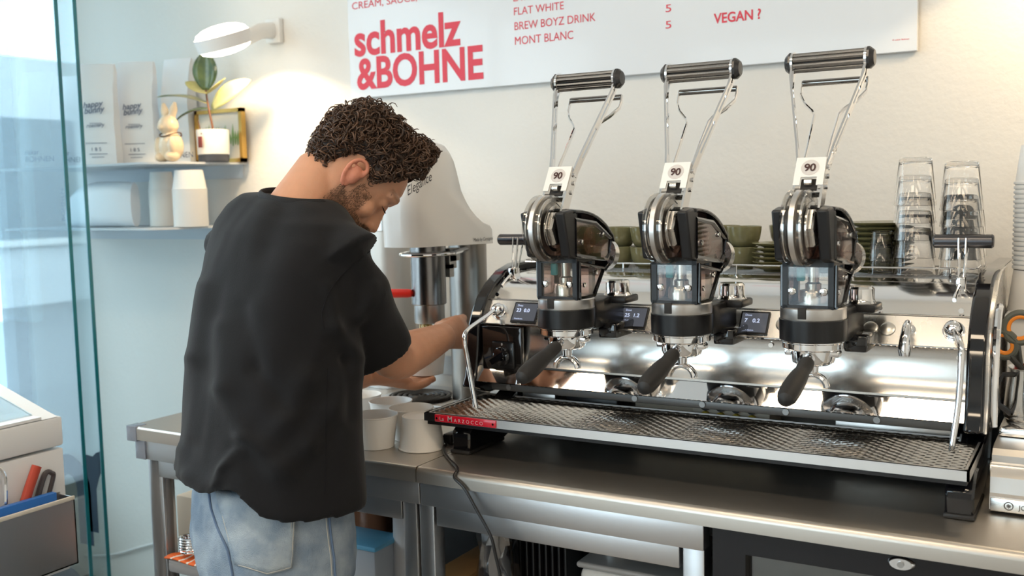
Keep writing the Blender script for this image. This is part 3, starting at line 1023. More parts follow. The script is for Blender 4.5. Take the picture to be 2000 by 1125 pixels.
# round black drip grate in front of the press
gc = onZ(838, 780, CT + .014)
gc.y += .012
gc.x -= .028
gt = thing('drip_grate', (gc.x, gc.y, CT + .0127), 'round black drip grate of concentric rings in front of the press column', 'drip grate')
b = MB()
gc.x -= .006
for r in (.026, .04, .054, .068):
    b.tube([gc + V((r * 1.05 * math.cos(a), r * math.sin(a), .004)) for a in [2 * PI * i / 36 for i in range(37)]], .0045, 8)
b.build('ring', mat('grate_black', (.025, .022, .02), .35, .4), gt)
b = MB()
for k in range(4):
    a = k * PI / 4
    b.tube([gc + V((math.cos(a) * .068, math.sin(a) * .066, .002)), gc - V((math.cos(a) * .068, math.sin(a) * .066, -.002))], .003, 6)
b.build('spoke', MATS['grate_black'], gt)
b = MB()
b.lathe((gc.x, gc.y, CT + .0127), [(.0001, 0), (.076, 0), (.080, .008), (.078, .008), (.074, .002), (.0001, .002)], 40)
b.build('drip_dish', MATS['grate_black'], gt)
# hazy grey appliance behind the man's face
ap = thing('steel_canister', (-1.695, 2.23, CT), 'grey steel canister with a banded lid, behind the face of the man', 'canister')
MB().lathe((-1.695, 2.23, CT + .06), [(.0001, 0), (.088, 0), (.09, .01), (.09, .41), (.0001, .41)], 36).build('canister_body', mat('canister_grey', (.55, .52, .48), .35, .6), ap)
MB().lathe((-1.695, 2.23, CT), [(.0001, 0), (.08, 0), (.08, .06), (.0001, .06)], 36).build('canister_foot', DSTEEL, ap)
MB().lathe((-1.695, 2.23, CT + .425), [(.091, 0), (.095, .002), (.095, .03), (.091, .032)], 36).build('band', SATIN, ap)
MB().lathe((-1.695, 2.23, CT + .47), [(.09, 0), (.085, .02), (.06, .035), (.0001, .04)], 36, cap0=True).build('lid', MATS['canister_grey'], ap)

# ------------------------------------------------------------------ cups, saucers, plates on the machine
OLIVE = mat('olive_glaze', (.20, .19, .095), .22, coat=.5, var=.25, vscale=30)
TOPZ = 1.2445


def bowl(p, lb, grp):
    t = MB().lathe(p, [(.0001, 0), (.018, 0), (.019, .003), (.027, .008), (.0335, .022), (.0365, .040), (.037, .0475), (.036, .0485), (.035, .0475), (.034, .04), (.031, .022), (.022, .008), (.0001, .006)], 32).build('espresso_bowl', OLIVE, None, org=p)
    return tag(t, lb, 'cup', grp)


bw = None
BW = [(-.955, 2.115, 0, 'lower olive bowl half hidden behind the left lever group'), (-.955, 2.115, 1, 'upper olive bowl half hidden behind the left lever group'),
      (-.885, 2.10, 0, 'lower olive bowl just left of the middle lever group'), (-.885, 2.10, 1, 'upper olive bowl just left of the middle lever group'),
      (-.735, 2.18, 0, 'lower olive bowl directly right of the middle lever group'), (-.735, 2.18, 1, 'upper olive bowl directly right of the middle lever group'),
      (-.672, 2.13, 0, 'lower olive bowl next to the stack of saucers'), (-.672, 2.13, 1, 'upper olive bowl next to the stack of saucers'),
      (-.60, 2.2, 0, 'lower olive bowl behind the stack of saucers'), (-.60, 2.2, 1, 'upper olive bowl behind the stack of saucers')]
for x, y, k, lb in BW:
    p = V((x, y, TOPZ + k * .0435))
    if bw is None:
        bw = bowl(p, lb, 'olive bowls on the machine')
    else:
        copy_tree(bw, None, loc=p, label=lb)
s0 = None
for i in range(6):
    p = V((-.592 + random.uniform(-.001, .001), 2.085, TOPZ + i * .0095))
    lb = 'small olive saucer in the short stack beside the olive bowls'
    if s0 is None:
        s0 = MB().lathe(p, [(.0001, 0), (.022, 0), (.024, .003), (.046, .010), (.0475, .0118), (.046, .0125), (.024, .006), (.0001, .005)], 36).build('saucer', OLIVE, None, org=p)
        tag(s0, lb, 'saucer', 'saucers in the short stack')
    else:
        copy_tree(s0, None, loc=p)
s0 = None
for i in range(10):
    p = V((-.395 + random.uniform(-.002, .002), 2.12 + random.uniform(-.001, .001), TOPZ + i * .0098))
    lb = 'olive plate in the tall stack behind the right lever group'
    if s0 is None:
        s0 = MB().lathe(p, [(.0001, 0), (.04, 0), (.042, .003), (.066, .010), (.068, .0118), (.066, .0125), (.042, .006), (.0001, .005)], 40).build('plate', OLIVE, None, org=p)
        tag(s0, lb, 'plate', 'plates in the tall stack')
    else:
        copy_tree(s0, None, loc=p)
# drinking glasses, upside down, nested
GP = [(.0001, .078), (.0225, .078), (.0245, .0765), (.0255, .074), (.0325, .004), (.0335, .0), (.0325, -.0005), (.0312, .004), (.0238, .066), (.0215, .069), (.0001, .070)]
gl = None
GT = []
for (px_, Y, sc, st_, names, tail) in ((1721, 2.062, .75, .026, ('lower', 'upper'), 'of two small nested glasses beside the plates'),
                                       (1785, 2.062, 1.16, .033, ('lowest', 'second', 'middle', 'fourth', 'topmost'), 'glass in the taller tower left of the steam lever'),
                                       (1875, 2.064, 1.16, .0305, ('lowest', 'second', 'middle', 'fourth', 'topmost'), 'glass in the tower behind the right steam lever'),
                                       (1884, 2.165, 1.16, .0305, ('lowest', 'second', 'topmost'), 'glass in the rear tower next to the wall')):
    xx0 = onY(px_, 540, Y).x
    for i, nm in enumerate(names):
        GT.append((xx0, Y, sc, i * st_, nm + ' ' + tail))
for x, y, sc, z, lb in GT:
    p = V((x, y, TOPZ + .0014 + z))
    if gl is None:
        gl = MB().lathe(p, GP, 40, flute=0).build('drinking_glass', GLASS, None, org=p, sharp=60)
        gl.scale = (sc, sc, sc)
        tag(gl, lb, 'glass', 'upturned glasses on the machine')
    else:
        o = copy_tree(gl, None, loc=p, rot=(random.uniform(-.003, .003), random.uniform(-.003, .003), random.random()), label=lb)
        o.scale = (sc, sc, sc)

# ------------------------------------------------------------------ right end: knock box, pitcher, scissors, cups
kb = thing('knock_box', (-.148, 1.72, CT), 'steel knock box drawer with engraved name plate, right of the machine', 'knock box')
kx0, kx1 = -.149, .16
kp = [(1.722, .905), (1.722, .926), (1.728, .930), (1.731, .955), (1.742, .962), (1.752, .974), (1.752, .985), (1.765, .993), (1.79, .995), (2.05, .995), (2.05, .905)]
MB().rings([[(x, y, z) for y, z in kp] for x in (kx0, kx1)]).build('box_shell', BRUSH, kb, sharp=20)
MB().bbox((kx0 + .002, 1.716, .9045), (kx1, 1.724, .925), .001).build('name_plate', SATIN, kb)
MB().box((kx0 + .002, 1.735, CT), (kx1, 2.04, .905)).build('base_pad', RUBBER, kb)
EN = mat('engraving', (.16, .15, .14), .5, .5)
text('engraving', 'JOE FREX', (kx0 + .042, 1.7155, .9105), (1, 0, 0), (0, 0, 1), .0105, EN, kb)
b = MB()
b.tube([(kx0 + .028 + .0062 * math.cos(a), 1.7155, .9148 + .0062 * math.sin(a)) for a in [2 * PI * i / 20 for i in range(21)]], .0008, 5)
for k in range(4):
    a = k * PI / 4
    b.tube([(kx0 + .028 + .0035 * math.cos(a), 1.7155, .9148 + .0035 * math.sin(a)), (kx0 + .028 - .0035 * math.cos(a), 1.7155, .9148 - .0035 * math.sin(a))], .0006, 5)
b.build('emblem', EN, kb)
MB().cyl((kx0 - .002, 1.757, .962), (kx1, 1.757, .962), .012, n=20).build('knock_bar', SATIN, kb)
MB().bbox((kx0 + .001, 1.84, .995), (kx1, 2.0, 1.012), .006).build('box_lid', STEEL, kb)
pt = onY(1980, 838, 1.92)
ptc = V((-.100, 1.925, 1.012))
pi_ = thing('milk_pitcher', ptc, 'polished steel milk pitcher on the knock box holding scissors', 'pitcher')
MB().lathe(ptc, [(.0001, 0), (.044, 0), (.047, .004), (.048, .012), (.045, .05), (.042, .075), (.0425, .088), (.0435, .089), (.0425, .09), (.041, .088), (.0405, .075), (.0435, .05), (.046, .012), (.0001, .006)], 40).build('pitcher_body', STEEL, pi_)
b = MB()
b.tube([ptc + V((-.030, -.030, .08)), ptc + V((-.045, -.045, .082)), ptc + V((-.056, -.05, .06)), ptc + V((-.052, -.048, .03)), ptc + V((-.034, -.034, .014))], [(.003, .006)] * 5, 10)
b.build('pitcher_handle', BLACK, pi_)
# scissors with grey and orange grips
sc_ = thing('scissors', ptc + V((0, .01, .02)), 'scissors with grey and orange finger loops standing in the pitcher', 'scissors')
GREY = mat('grip_grey', (.10, .105, .085), .45)
ORG = mat('grip_orange', (.85, .26, .02), .4)
for (px_, py_, rx, rz, tilt) in ((1960, 672, .020, .023, .5), (1992, 640, .024, .026, -.3)):
    c = onY(px_, py_, 1.93)
    for nm, m_, dr, rr in (('finger_loop', GREY, 0, .0058), ('loop_lining', ORG, -.0058, .0045)):
        b = MB()
        pts = []
        for i in range(29):
            a = 2 * PI * i / 28
            x, z = (rx + dr) * math.cos(a), (rz + dr) * math.sin(a)
            pts.append(c + V((x * math.cos(tilt) - z * math.sin(tilt), .0, x * math.sin(tilt) + z * math.cos(tilt))))
        b.tube(pts, rr, 10)
        b.build(nm, m_, sc_)
b = MB()
b.tube([onY(1972, 695, 1.93), onY(1990, 715, 1.93), ptc + V((.02, .01, .02))], [(.004, .009), (.003, .008), (.0015, .004)], 8)
b.tube([onY(1985, 665, 1.932), onY(1992, 712, 1.934), ptc + V((.01, .012, .02))], [(.004, .009), (.003, .008), (.0015, .004)], 8)
b.build('blade', mat('blade_grey', (.12, .12, .11), .4, .5), sc_)
rd = MB().cyl(ptc + V((-.012, .02, .01)), ptc + V((-.008, .022, .125)), .009, n=16).build('red_marker', mat('marker_red', (.45, .01, .01), .4))
tag(rd, 'red marker standing in the pitcher behind the scissors', 'marker')
# white appliance behind with cup stack
wb = thing('grinder_box', (-.08, 2.16, CT), 'white appliance box in the right corner under the paper cup stack', 'appliance')
MB().bbox((-.155, 2.06, CT), (.12, 2.36, 1.168), .006).build('housing', WHITEM, wb)
MB().bbox((-.159, 2.05, 1.168), (.125, 2.365, 1.176), .003).build('top_plate', WHITEM, wb)
# text('housing_print', 'EUREKA', (-.128, 2.0595, 1.145), (1, 0, 0), (0, 0, 1), .012, mat('grey_print', (.3, .3, .3), .5), wb)
cb = V((-.100, 2.14, 1.176))
hold = MB().lathe(cb, [(.0001, 0), (.062, 0), (.0615, .002), (.052, .077), (.0001, .078)], 40).build('cup_holder', WHITEP)
tag(hold, 'tapered white base under the right-hand paper cup stack', 'cup holder')
c0 = None
for i in range(19):
    p = cb + V((0, 0, .0785 + i * .0088))
    if c0 is None:
        c0 = MB().lathe(p, [(.0530, 0), (.0545, .0005), (.0552, .003), (.0545, .0055), (.0525, .006), (.044, .072), (.0435, .073), (.0001, .073), ], 36).build('paper_cup', WHITEP, None, org=p)
        tag(c0, 'white paper cup in the tall upturned stack at the right edge', 'paper cup', 'cups in the right-hand stack')
    else:
        copy_tree(c0, None, loc=p)

# ------------------------------------------------------------------ menu board
sl, sr = onY(685, 192.5, 2.40), onY(1791.2, 99.7, 2.40)
zb = (sl.z + sr.z) / 2
bd = MB().bbox((sl.x, 2.400, zb), (sr.x, 2.416, zb + .95), .0012, 1).build('menu_board', mat('board_white', (.76, .775, .80), .22, coat=.25))
tag(bd, 'white menu board with red lettering hung on the back wall', 'menu board')
ORIG[bd.name] = V((0, 0, 0))


def menu(s, x, y, hpx, bold, spacing=1, sz=None):
    p = onY(x, y, 2.3995)
    q = onY(x, y - hpx, 2.3995)
    return text('menu_lettering', s, p, (1, 0, 0), (0, 0, 1), (q.z - p.z) / .70, RED, bd, bold=bold, spacing=spacing, lift=.0004)


def fit_width(o, x0, x1):
    xs = [v.co.x for v in o.data.vertices]
    a, c = min(xs), max(xs)
    k = (x1 - x0) / (c - a)
    for v in o.data.vertices:
        v.co.x = x0 + (v.co.x - a) * k


def menu_fit(s, x0, y0, x1, hpx, bold):
    o = menu(s, x0, y0, hpx, bold)
    a = onY(x0, y0, 2.3995)
    # end on the same height line
    c = a.x
    for k in range(200):
        c += .005
        d_ = V((c, 2.3995, a.z)) - CAM
        u = d_.dot(RT) / d_.dot(FW) * F + 1000
        if u >= x1:
            break
    fit_width(o, a.x, c)
    return o


menu_fit('schmelz', 693, 109, 900, 62, .028)
menu_fit('&BOHNE', 698, 174, 942, 59, .028)
menu_fit('FLAT WHITE', 1004, 30, 1099, 15, .0)
menu_fit('BREW BOYZ DRINK', 1005, 59, 1163, 15.5, .0)
menu_fit('MONT BLANC', 1006, 88, 1118, 16, .0)
menu_fit('LATTE MACCHIATO', 1003, 3, 1150, 15, .0)
menu_fit('CREAM, SAUCE, TOPPING', 688, 19, 900, 14, .0)
menu_fit('5', 1300, 24, 1309, 15, 0)
menu_fit('5', 1300, 56, 1309, 15, 0)
menu_fit('VEGAN ?', 1394, 46, 1485, 19, .022)
menu_fit('© oskar Bohnen', 1743, 80, 1775, 3, 0)

# ------------------------------------------------------------------ wall lamps
LAMPE = mat('lamp_diffuser', (1, .95, .85), .5, emit=(1, .86, .66), estr=14)
LAMPW = mat('lamp_white', (.82, .81, .79), .4)


def wall_lamp(mount, label, power):
    """mount: point on the wall; ring head stands out from the wall, tilted"""
    t = thing('wall_lamp', mount, label, 'wall lamp', 'ring-shaped wall lamps')
    ax = V((-.05, -.33, .94)).normalized()
    c = mount + V((0, -.225, -.062))
    MB().bbox(mount + V((-.03, -.02, -.045)), mount + V((.03, 0, .03)), .004).build('wall_plate', LAMPW, t)
    b = MB()
    b.tube([mount + V((0, -.01, -.005)), mount + V((0, -.07, -.014)), c + V((0, .075, .01))], [(.017, .026), (.016, .024), (.012, .022)], 12, flat=(1, 0, 0))
    b.build('arm', LAMPW, t)
    MB().lathe(c, [(.0775, -.019), (.0795, -.019), (.0835, .019), (.0815, .019), (.0775, -.019)], 48, ax).build('band', LAMPW, t)
    MB().lathe(c + ax * .017, [(.080, 0), (.072, .014), (.05, .024), (.025, .029), (.0001, .030)], 40, ax).build('upper_diffuser', LAMPE, t)
    MB().lathe(c - ax * .017, [(.077, 0), (.07, .010), (.05, .018), (.025, .022), (.0001, .023)], 40, -ax).build('lower_diffuser', LAMPE, t)
    for s, k in ((1, .056), (-1, .047)):
        ld = bpy.data.lights.new('lamp_light', 'SPOT')
        ld.spot_size = math.radians(128)
        ld.spot_blend = .12
        ld.shadow_soft_size = .03
        ld.energy = power
        ld.color = (1, .72, .40)
        o = bpy.data.objects.new('lamp_light', ld)
        COL.objects.link(o)
        o.parent = t
        o.location = c + ax * (s * k) - mount
        o.rotation_euler = (ax * s).to_track_quat('-Z', 'Y').to_euler()
    return t


wall_lamp(onY(540, 57, 2.42), 'white ring wall lamp glowing above the plant on the shelf', 18)
wall_lamp(V((-.085, 2.42, 2.03)), 'white ring wall lamp right of the menu board', 9)

# ------------------------------------------------------------------ wall shelves and what stands on them
SHELF = mat('shelf_white', (.62, .65, .68), .35)


def shelf(z, label, x0=-3.2, xe=-2.405, y0=2.085):
    o2 = [(x0, 2.42), (x0, y0), (-2.52, y0)] + [(-2.52 + .115 * math.sin(a), y0 + (2.42 - y0) * (1 - math.cos(a))) for a in [PI / 2 * i / 10 for i in range(1, 11)]]
    t = MB().prism([(x, y, z - .0066) for x, y in o2], (0, 0, .006)).build('wall_shelf', SHELF)
    tag(t, label, 'shelf')
    ORIG[t.name] = V((0, 0, 0))
    MB().box((x0, 2.414, z - .05), (-2.42, 2.42, z - .006)).build('shelf_flange', SHELF, t)
    return t


SZ1, SZ2 = 1.537, 1.338
shelf(SZ1, 'upper white wall shelf holding coffee bags and the potted plant')
shelf(SZ2, 'lower white wall shelf holding stacks of paper cups')
BAGM = mat('bag_white', (.84, .85, .88), .38, bump=.5, bscale=9)
PRINT = mat('bag_print', (.12, .15, .24), .5)


def coffee_bag(x, y, z, rot, label, wdt=.115, dep=.07, h=.32, kind=0):
    t = thing('coffee_bag', (x, y, z), label, 'coffee bag', 'upright white coffee bags')
    b = MB()
    R = []
    rnd = random.Random(int(x * 1000))
    for i in range(13):
        k = i / 12
        d = dep * (1 - max(0, (k - .62) / .38) ** 1.0 * .93) * (1 + .06 * math.sin(k * 9))
        wd = wdt * (1 + .03 * math.sin(k * 7 + 1)) * (1.0 if k < .7 else 1 - (k - .7) * .12)
        g_ = .012 * (k ** 1.5)
        sh = .02 * max(0, k - .6) * rnd.uniform(.8, 1)
        ring = [(-wd / 2, -d / 2), (-wd / 6, -d / 2 - .004), (wd / 6, -d / 2 - .004), (wd / 2, -d / 2), (wd / 2 - g_, 0), (wd / 2, d / 2), (wd / 6, d / 2 + .004), (-wd / 6, d / 2 + .004), (-wd / 2, d / 2), (-wd / 2 + g_, 0)]
        R.append([V((x + px_ * math.cos(rot) - (py_ + sh) * math.sin(rot), y + px_ * math.sin(rot) + (py_ + sh) * math.cos(rot), z + .0005 + h * k)) + (V((noise.noise(V((px_ * 60, k * 7, x * 9))), noise.noise(V((py_ * 60, k * 6, x * 7))), 0)) * (.007 * k)) for px_, py_ in ring])
    b.rings(R)
    b.build('bag_body', BAGM, t, sharp=50)
    u = V((math.cos(rot), math.sin(rot), 0))
    nrm = V((math.sin(rot), -math.cos(rot), 0))
    up = V((0, 0, 1))

    def onbag(a, c):
        return V((x, y, z)) + u * a + nrm * (dep / 2 + .0085) + up * c
    if kind == 0:
        text('bag_print', 'happy', onbag(-.036, .178), (u + up * .12), up, .025, PRINT, t, bold=.02, shear=.2)
        text('bag_print', 'bunny', onbag(-.034, .160), (u + up * .12), up, .025, PRINT, t, bold=.02, shear=.2)
        text('bag_print', 'roastery', onbag(-.030, .118), (u + up * .05), up, .016, PRINT, t, bold=.01, shear=.3)
        b = MB()
        for zz, a0, a1 in ((.068, -.035, .03), (.034, -.025, .03), (.024, -.018, .02), (.130, -.02, .018)):
            b.hexa([onbag(a0, zz), onbag(a1, zz), onbag(a1, zz) - nrm * .001, onbag(a0, zz) - nrm * .001, onbag(a0, zz + .0014), onbag(a1, zz + .0014), onbag(a1, zz + .0014) - nrm * .001, onbag(a0, zz + .0014) - nrm * .001])
        b.build('print_line', PRINT, t)
        text('bag_print', '1 8 5', onbag(-.020, .044), u, up, .016, PRINT, t)
    else:
        text('bag_print', 'oskar', onbag(-.036, .046), u, up, .024, PRINT, t, bold=.01)
        text('bag_print', 'BOHNEN', onbag(-.036, .022), u, up, .026, PRINT, t, bold=.0)
    return t


def at_shelf(px_, py_, Y):
    return onY(px_, py_, Y)


r0 = .62
p = onY(200, 318, 2.165)
coffee_bag(p.x, 2.165, SZ1, r0, 'white coffee bag with blue logo nearest the glass partition edge', wdt=.108)
p = onY(276, 318, 2.285)
coffee_bag(p.x, 2.285, SZ1, r0 - .08, 'white coffee bag with blue logo next to the rabbit figurine', h=.335)
p = onY(356, 318, 2.37)
coffee_bag(p.x, 2.368, SZ1, .2, 'white coffee bag at the back between rabbit and plant', h=.345, kind=2, wdt=.105, dep=.05)
p = onY(85, 325, 2.18)
coffee_bag(p.x, 2.18, SZ1, .35, 'white coffee bag seen through both glass panes, far left', kind=1)
p = onY(143, 322, 2.31)
coffee_bag(p.x, 2.31, SZ1, .35, 'white coffee bag behind the edges of the glass panes', kind=1)
# lying bag on the lower shelf
c = onY(212, 400, 2.20)
lb_ = thing('coffee_bag', (c.x, 2.2, SZ2), 'white coffee bag lying flat on the lower shelf', 'coffee bag')
b = MB()
R = []
for i in range(15):
    k = i / 14
    s = min(1, math.sin(PI * min(max(k, .02), .98)) ** .35)
    hh, dd = .148 * (s if k < .5 else 1 - .08 * (1 - s)), .10 * s
    xx_ = c.x - .2 + k * .33
    R.append([V((xx_, 2.2 + dd / 2 * math.cos(a) * (1 if abs(math.cos(a)) < .9 else .96), SZ2 + .0005 + hh / 2 + hh / 2 * math.copysign(abs(math.sin(a)) ** .6, math.sin(a)) + .002 * math.sin(9 * k + 3 * a) * abs(math.cos(a)))) for a in [2 * PI * j / 20 for j in range(20)]])
b.rings(R)
b.build('bag_body', BAGM, lb_, sharp=60)
text('bag_print', 'BOHNEN', onY(128, 432, 2.146), (0, 0, 1), (-1, 0, 0), .026, PRINT, lb_)
# rabbit figurine
rp = onY(336, 315, 2.185)
rb = thing('rabbit_figurine', (rp.x, 2.185, SZ1), 'cream ceramic rabbit figurine with upright ears on the upper shelf', 'figurine')
CER = mat('cream_ceramic', (.74, .58, .40), .35, coat=.3)
tmp = MB()
q = V((rp.x, 2.185, SZ1))
tmp.ball(q + V((0, 0, .048)), (.040, .036, .047)).ball(q + V((-.004, -.004, .112)), (.032, .031, .031))
for sx in (-1, 1):
    tmp.ball(q + V((sx * .022, -.018, .016)), (.018, .026, .016))
    tmp.ball(q + V((sx * .030, -.022, .050)), (.012, .014, .028))
    tmp.tube([q + V((sx * .012 - .004, 0, .135)), q + V((sx * .020 - .004, .002, .160)), q + V((sx * .026 - .004, .004, .182))], [(.011, .008), (.013, .008), (.005, .004)], 12)
tmp.ball(q + V((-.006, -.033, .105)), (.012, .008, .009))
me = tmp.mesh('tmp', q)
o = bpy.data.objects.new('tmp', me)
COL.objects.link(o)
rm = o.modifiers.new('r', 'REMESH')
rm.mode = 'VOXEL'
rm.voxel_size = .0025
sm = o.modifiers.new('s', 'SMOOTH')
sm.iterations = 6
me2 = from_eval(o, 'rabbit_body')
bpy.data.objects.remove(o)
me2.materials.append(CER)
me2.polygons.foreach_set('use_smooth', [True] * len(me2.polygons))
o = bpy.data.objects.new('rabbit_body', me2)
COL.objects.link(o)
o.parent = rb
b = MB()
b.tube([q + V((.034 * math.cos(a), .030 * math.sin(a), .083 + .006 * math.cos(a * 2))) for a in [2 * PI * i / 24 for i in range(25)]], .0022, 6)
b.build('collar_cord', mat('brown_cord', (.12, .06, .03), .6), rb)
# framed picture
fp = onY(432, 312, 2.385)
pf_ = thing('picture_frame', (fp.x, 2.385, SZ1), 'small gold-framed botanical picture leaning on the wall behind the plant', 'picture frame')
GOLD = mat('gold_frame', (.62, .38, .10), .3, .6)
fx0, fx1, fz0, fz1 = onY(385, 300, 2.385).x, onY(476, 300, 2.385).x, SZ1 + .001, SZ1 + .172
b = MB()
b.box((fx0, 2.38, fz0), (fx0 + .012, 2.40, fz1)).box((fx1 - .012, 2.38, fz0), (fx1, 2.40, fz1)).box((fx0, 2.38, fz0), (fx1, 2.40, fz0 + .012)).box((fx0, 2.38, fz1 - .012), (fx1, 2.40, fz1))
b.build('frame', GOLD, pf_)
MB().box((fx0 + .01, 2.388, fz0 + .01), (fx1 - .01, 2.396, fz1 - .01)).build('picture', mat('picture_paper', (.78, .76, .70), .6), pf_)
GREENP = mat('print_green', (.25, .42, .16), .6)
b = MB()
rnd = random.Random(3)
for i in range(16):
    x = fx0 + .02 + (fx1 - fx0 - .04) * (i + .5) / 16
    z0_, z1_ = fz0 + .05 + rnd.uniform(0, .01), fz0 + .09 + rnd.uniform(0, .035)
    b.prism([(x - .002, 2.3875, z0_), (x + .002, 2.3875, z0_), (x + .006, 2.3875, (z0_ + z1_) / 2), (x + rnd.uniform(-.004, .008), 2.3875, z1_), (x - .005, 2.3875, (z0_ + z1_) / 2)], (0, -.0004, 0))
b.build('printed_leaves', GREENP, pf_)
# potted rubber plant
pp_ = onY(418, 312, 2.30)
q = V((pp_.x, 2.30, SZ1))
pt_ = thing('potted_plant', q, 'young rubber plant in a white pot with dark base on the upper shelf', 'potted plant')
MB().lathe(q, [(.046, .022), (.0485, .024), (.0505, .098), (.0495, .1), (.047, .1), (.0465, .09), (.0001, .088)], 40).build('pot', mat('pot_white', (.80, .78, .74), .35), pt_)
MB().lathe(q, [(.0001, 0), (.0445, 0), (.0462, .002), (.0475, .0225), (.0001, .0225)], 40).build('pot_base', mat('pot_dark', (.06, .065, .08), .5), pt_)
MB().lathe(q + V((0, 0, .0885)), [(.0001, .003), (.03, .002), (.046, 0)], 24).build('soil', mat('soil', (.05, .035, .025), .9, bump=.5, bscale=80), pt_)
stem = [q + V((.004, 0, .088)), q + V((-.004, 0, .13)), q + V((-.012, 0, .165)), q + V((-.018, 0, .20)), q + V((-.020, 0, .225))]
MB().tube(smooth_path(stem), [.0036] * 12 + [.003] * 13, 8).build('stem', mat('stem_brown', (.16, .07, .04), .5), pt_)
LEAF = mat('leaf_variegated', (.16, .22, .09), .3, coat=.3, col2=(.62, .50, .20), vscale=18)
LEAFD = mat('leaf_green', (.045, .085, .045), .25, coat=.4, col2=(.12, .17, .06), vscale=22)
LEAFY = mat('leaf_cream', (.66, .58, .26), .35, col2=(.46, .44, .16), vscale=14)
camr = V((RT.x, RT.y, 0)).normalized()
camf = V((FW.x, FW.y, 0)).normalized()


def leaf(base, tip, width, nrm, m, droop=.0, vein=True):
    base, tip = V(base), V(tip)
    ax = tip - base
    L_ = ax.length
    a = ax.normalized()
    n_ = (V(nrm) - a * V(nrm).dot(a)).normalized()
    s_ = a.cross(n_)
    R = []
    for i in range(13):
        k = i / 12
        w_ = width / 2 * math.sin(PI * min(1, k * .93 + .05)) ** .75 * (1 if k < .98 else .3)
        c_ = base + a * (L_ * k) + n_ * (droop * math.sin(PI * k))
        R.append([c_ + s_ * (w_ * t_) + n_ * (abs(t_) * w_ * .28) for t_ in (-1, -.5, 0, .5, 1)])
    b = MB()
    b.rings(R, closed=False)
    o = b.build('leaf', m, pt_, sharp=0)
    so = o.modifiers.new('s', 'SOLIDIFY')
    so.thickness = .0012
    return o


top = stem[-1]


def PL(px_, py_, dy=0):
    return onY(px_, py_, 2.30 + dy)


leaf(top, PL(402, 100), .078, -camf + V((0, 0, .2)), LEAFD)
leaf(PL(407, 182), PL(362, 160, -.03), .055, V((0, 0, 1)) - camf * .55, LEAFY, -.004)
leaf(PL(407, 182), PL(440, 152, -.02), .050, V((0, 0, 1)) - camf * .6, LEAFY, -.004)
leaf(PL(414, 212), PL(490, 156), .058, -camf + V((0, 0, .35)), LEAFY, .012)
leaf(PL(406, 203), PL(306, 190, -.02), .045, V((0, 0, 1)) - camf * .12, LEAF, .012)
leaf(PL(408, 212), PL(340, 240, -.04), .040, V((0, 0, 1)) - camf * .3, LEAFD, .012)
b = MB()
b.bbox(PL(389, 277, -.055) + V((-.001, -.004, -.018)), PL(389, 277, -.055) + V((.015, -.001, .016)), .001)
b.build('plant_tag', mat('tag_red', (.22, .05, .05), .5), pt_)
MB().tube([PL(394, 262, -.05), PL(391, 252, -.045), PL(387, 236, -.04)], .0018, 6).build('tag_cord', mat('tag_cord', (.10, .05, .03), .6), pt_)
# stacks of paper cups on the lower shelf
for (px_, Y, n_, r, lb) in ((320, 2.255, 24, .042, 'white paper cup in the narrower left stack on the lower shelf'), (374, 2.215, 24, .0525, 'white paper cup in the wider right stack on the lower shelf')):
    p0 = onY(px_, 442, Y)
    c0 = None
    for i in range(n_):
        p = V((p0.x, Y, SZ2 + .0005 + i * (.118 / n_)))
        if c0 is None:
            c0 = MB().lathe(p, [(r * .97, 0), (r, .0006), (r * 1.0, .0030), (r * .97, .0036), (r * .80, .060), (.0001, .060)], 32).build('paper_cup', WHITEP, None, org=p)
            tag(c0, lb, 'paper cup', lb.replace('white paper cup in', 'cups in'))
        else:
            copy_tree(c0, None, loc=p)

# ------------------------------------------------------------------ glass partition, ice cream cabinet
GPM = pane_mat('partition_glass', (.88, .95, .97), 1.5, .10)
EDGE = mat('glass_edge_teal', (.01, .16, .20), .15, coat=.5)
DEC = mat('window_decal', (.012, .03, .055), .5)
panes = []
for i, (pa, pb, Y, lb) in enumerate((((105, 0), (175, 1125), 1.80, 'front clear glass partition pane with teal edge'), ((140, 0), (212, 1125), 1.88, 'rear clear glass partition pane with teal edge and black lettering'))):
    e = onY((pa[0] + pb[0]) / 2, 562, Y)
    t = thing('glass_partition', (e.x, Y, 0), lb, 'glass pane')
    MB().box((e.x - 1.0, Y, .02), (e.x - .001, Y + .010, 2.6)).build('pane', GPM, t)
    MB().box((e.x - .001, Y - .0005, .02), (e.x + .0015, Y + .0105, 2.6)).build('edge', EDGE, t)
    MB().box((e.x - 1.0, Y - .01, 0), (e.x + .002, Y + .02, .02)).build('floor_rail', DSTEEL, t)
    MB().box((e.x - 1.0, Y - .01, 2.6), (e.x + .002, Y + .02, RZ1 - .001)).build('head_rail', DSTEEL, t)
    panes.append((t, e.x, Y))
t, ex, Y = panes[1]
# big 'm' over 'o', cut by the glass edge
b = MB()


def arch(px0, px1, pt_, pb_, th):
    """letter arch between two px columns"""
    a0, a1 = onY(px0, pt_, Y - .001), onY(px1, pt_, Y - .001)
    zt, zb_ = a0.z, onY(px0, pb_, Y - .001).z
    x0, x1 = a0.x, a1.x
    rr = (x1 - x0) / 2
    out = [(x0, zb_)] + [(x0 + rr - rr * math.cos(q_), zt - rr * 1.1 + rr * 1.1 * math.sin(q_)) for q_ in [PI * i / 14 for i in range(15)]] + [(x1, zb_), (x1 - th, zb_)]
    ri = rr - th
    inn = [(x0 + rr + ri * math.cos(q_), zt - rr * 1.1 + (rr * 1.1 - th) * math.sin(q_)) for q_ in [PI * i / 14 for i in range(15)]] + [(x0 + th, zb_)]
    pts = out + inn
    b.prism([(x, Y - .0008, z) for x, z in pts], (0, .0006, 0))


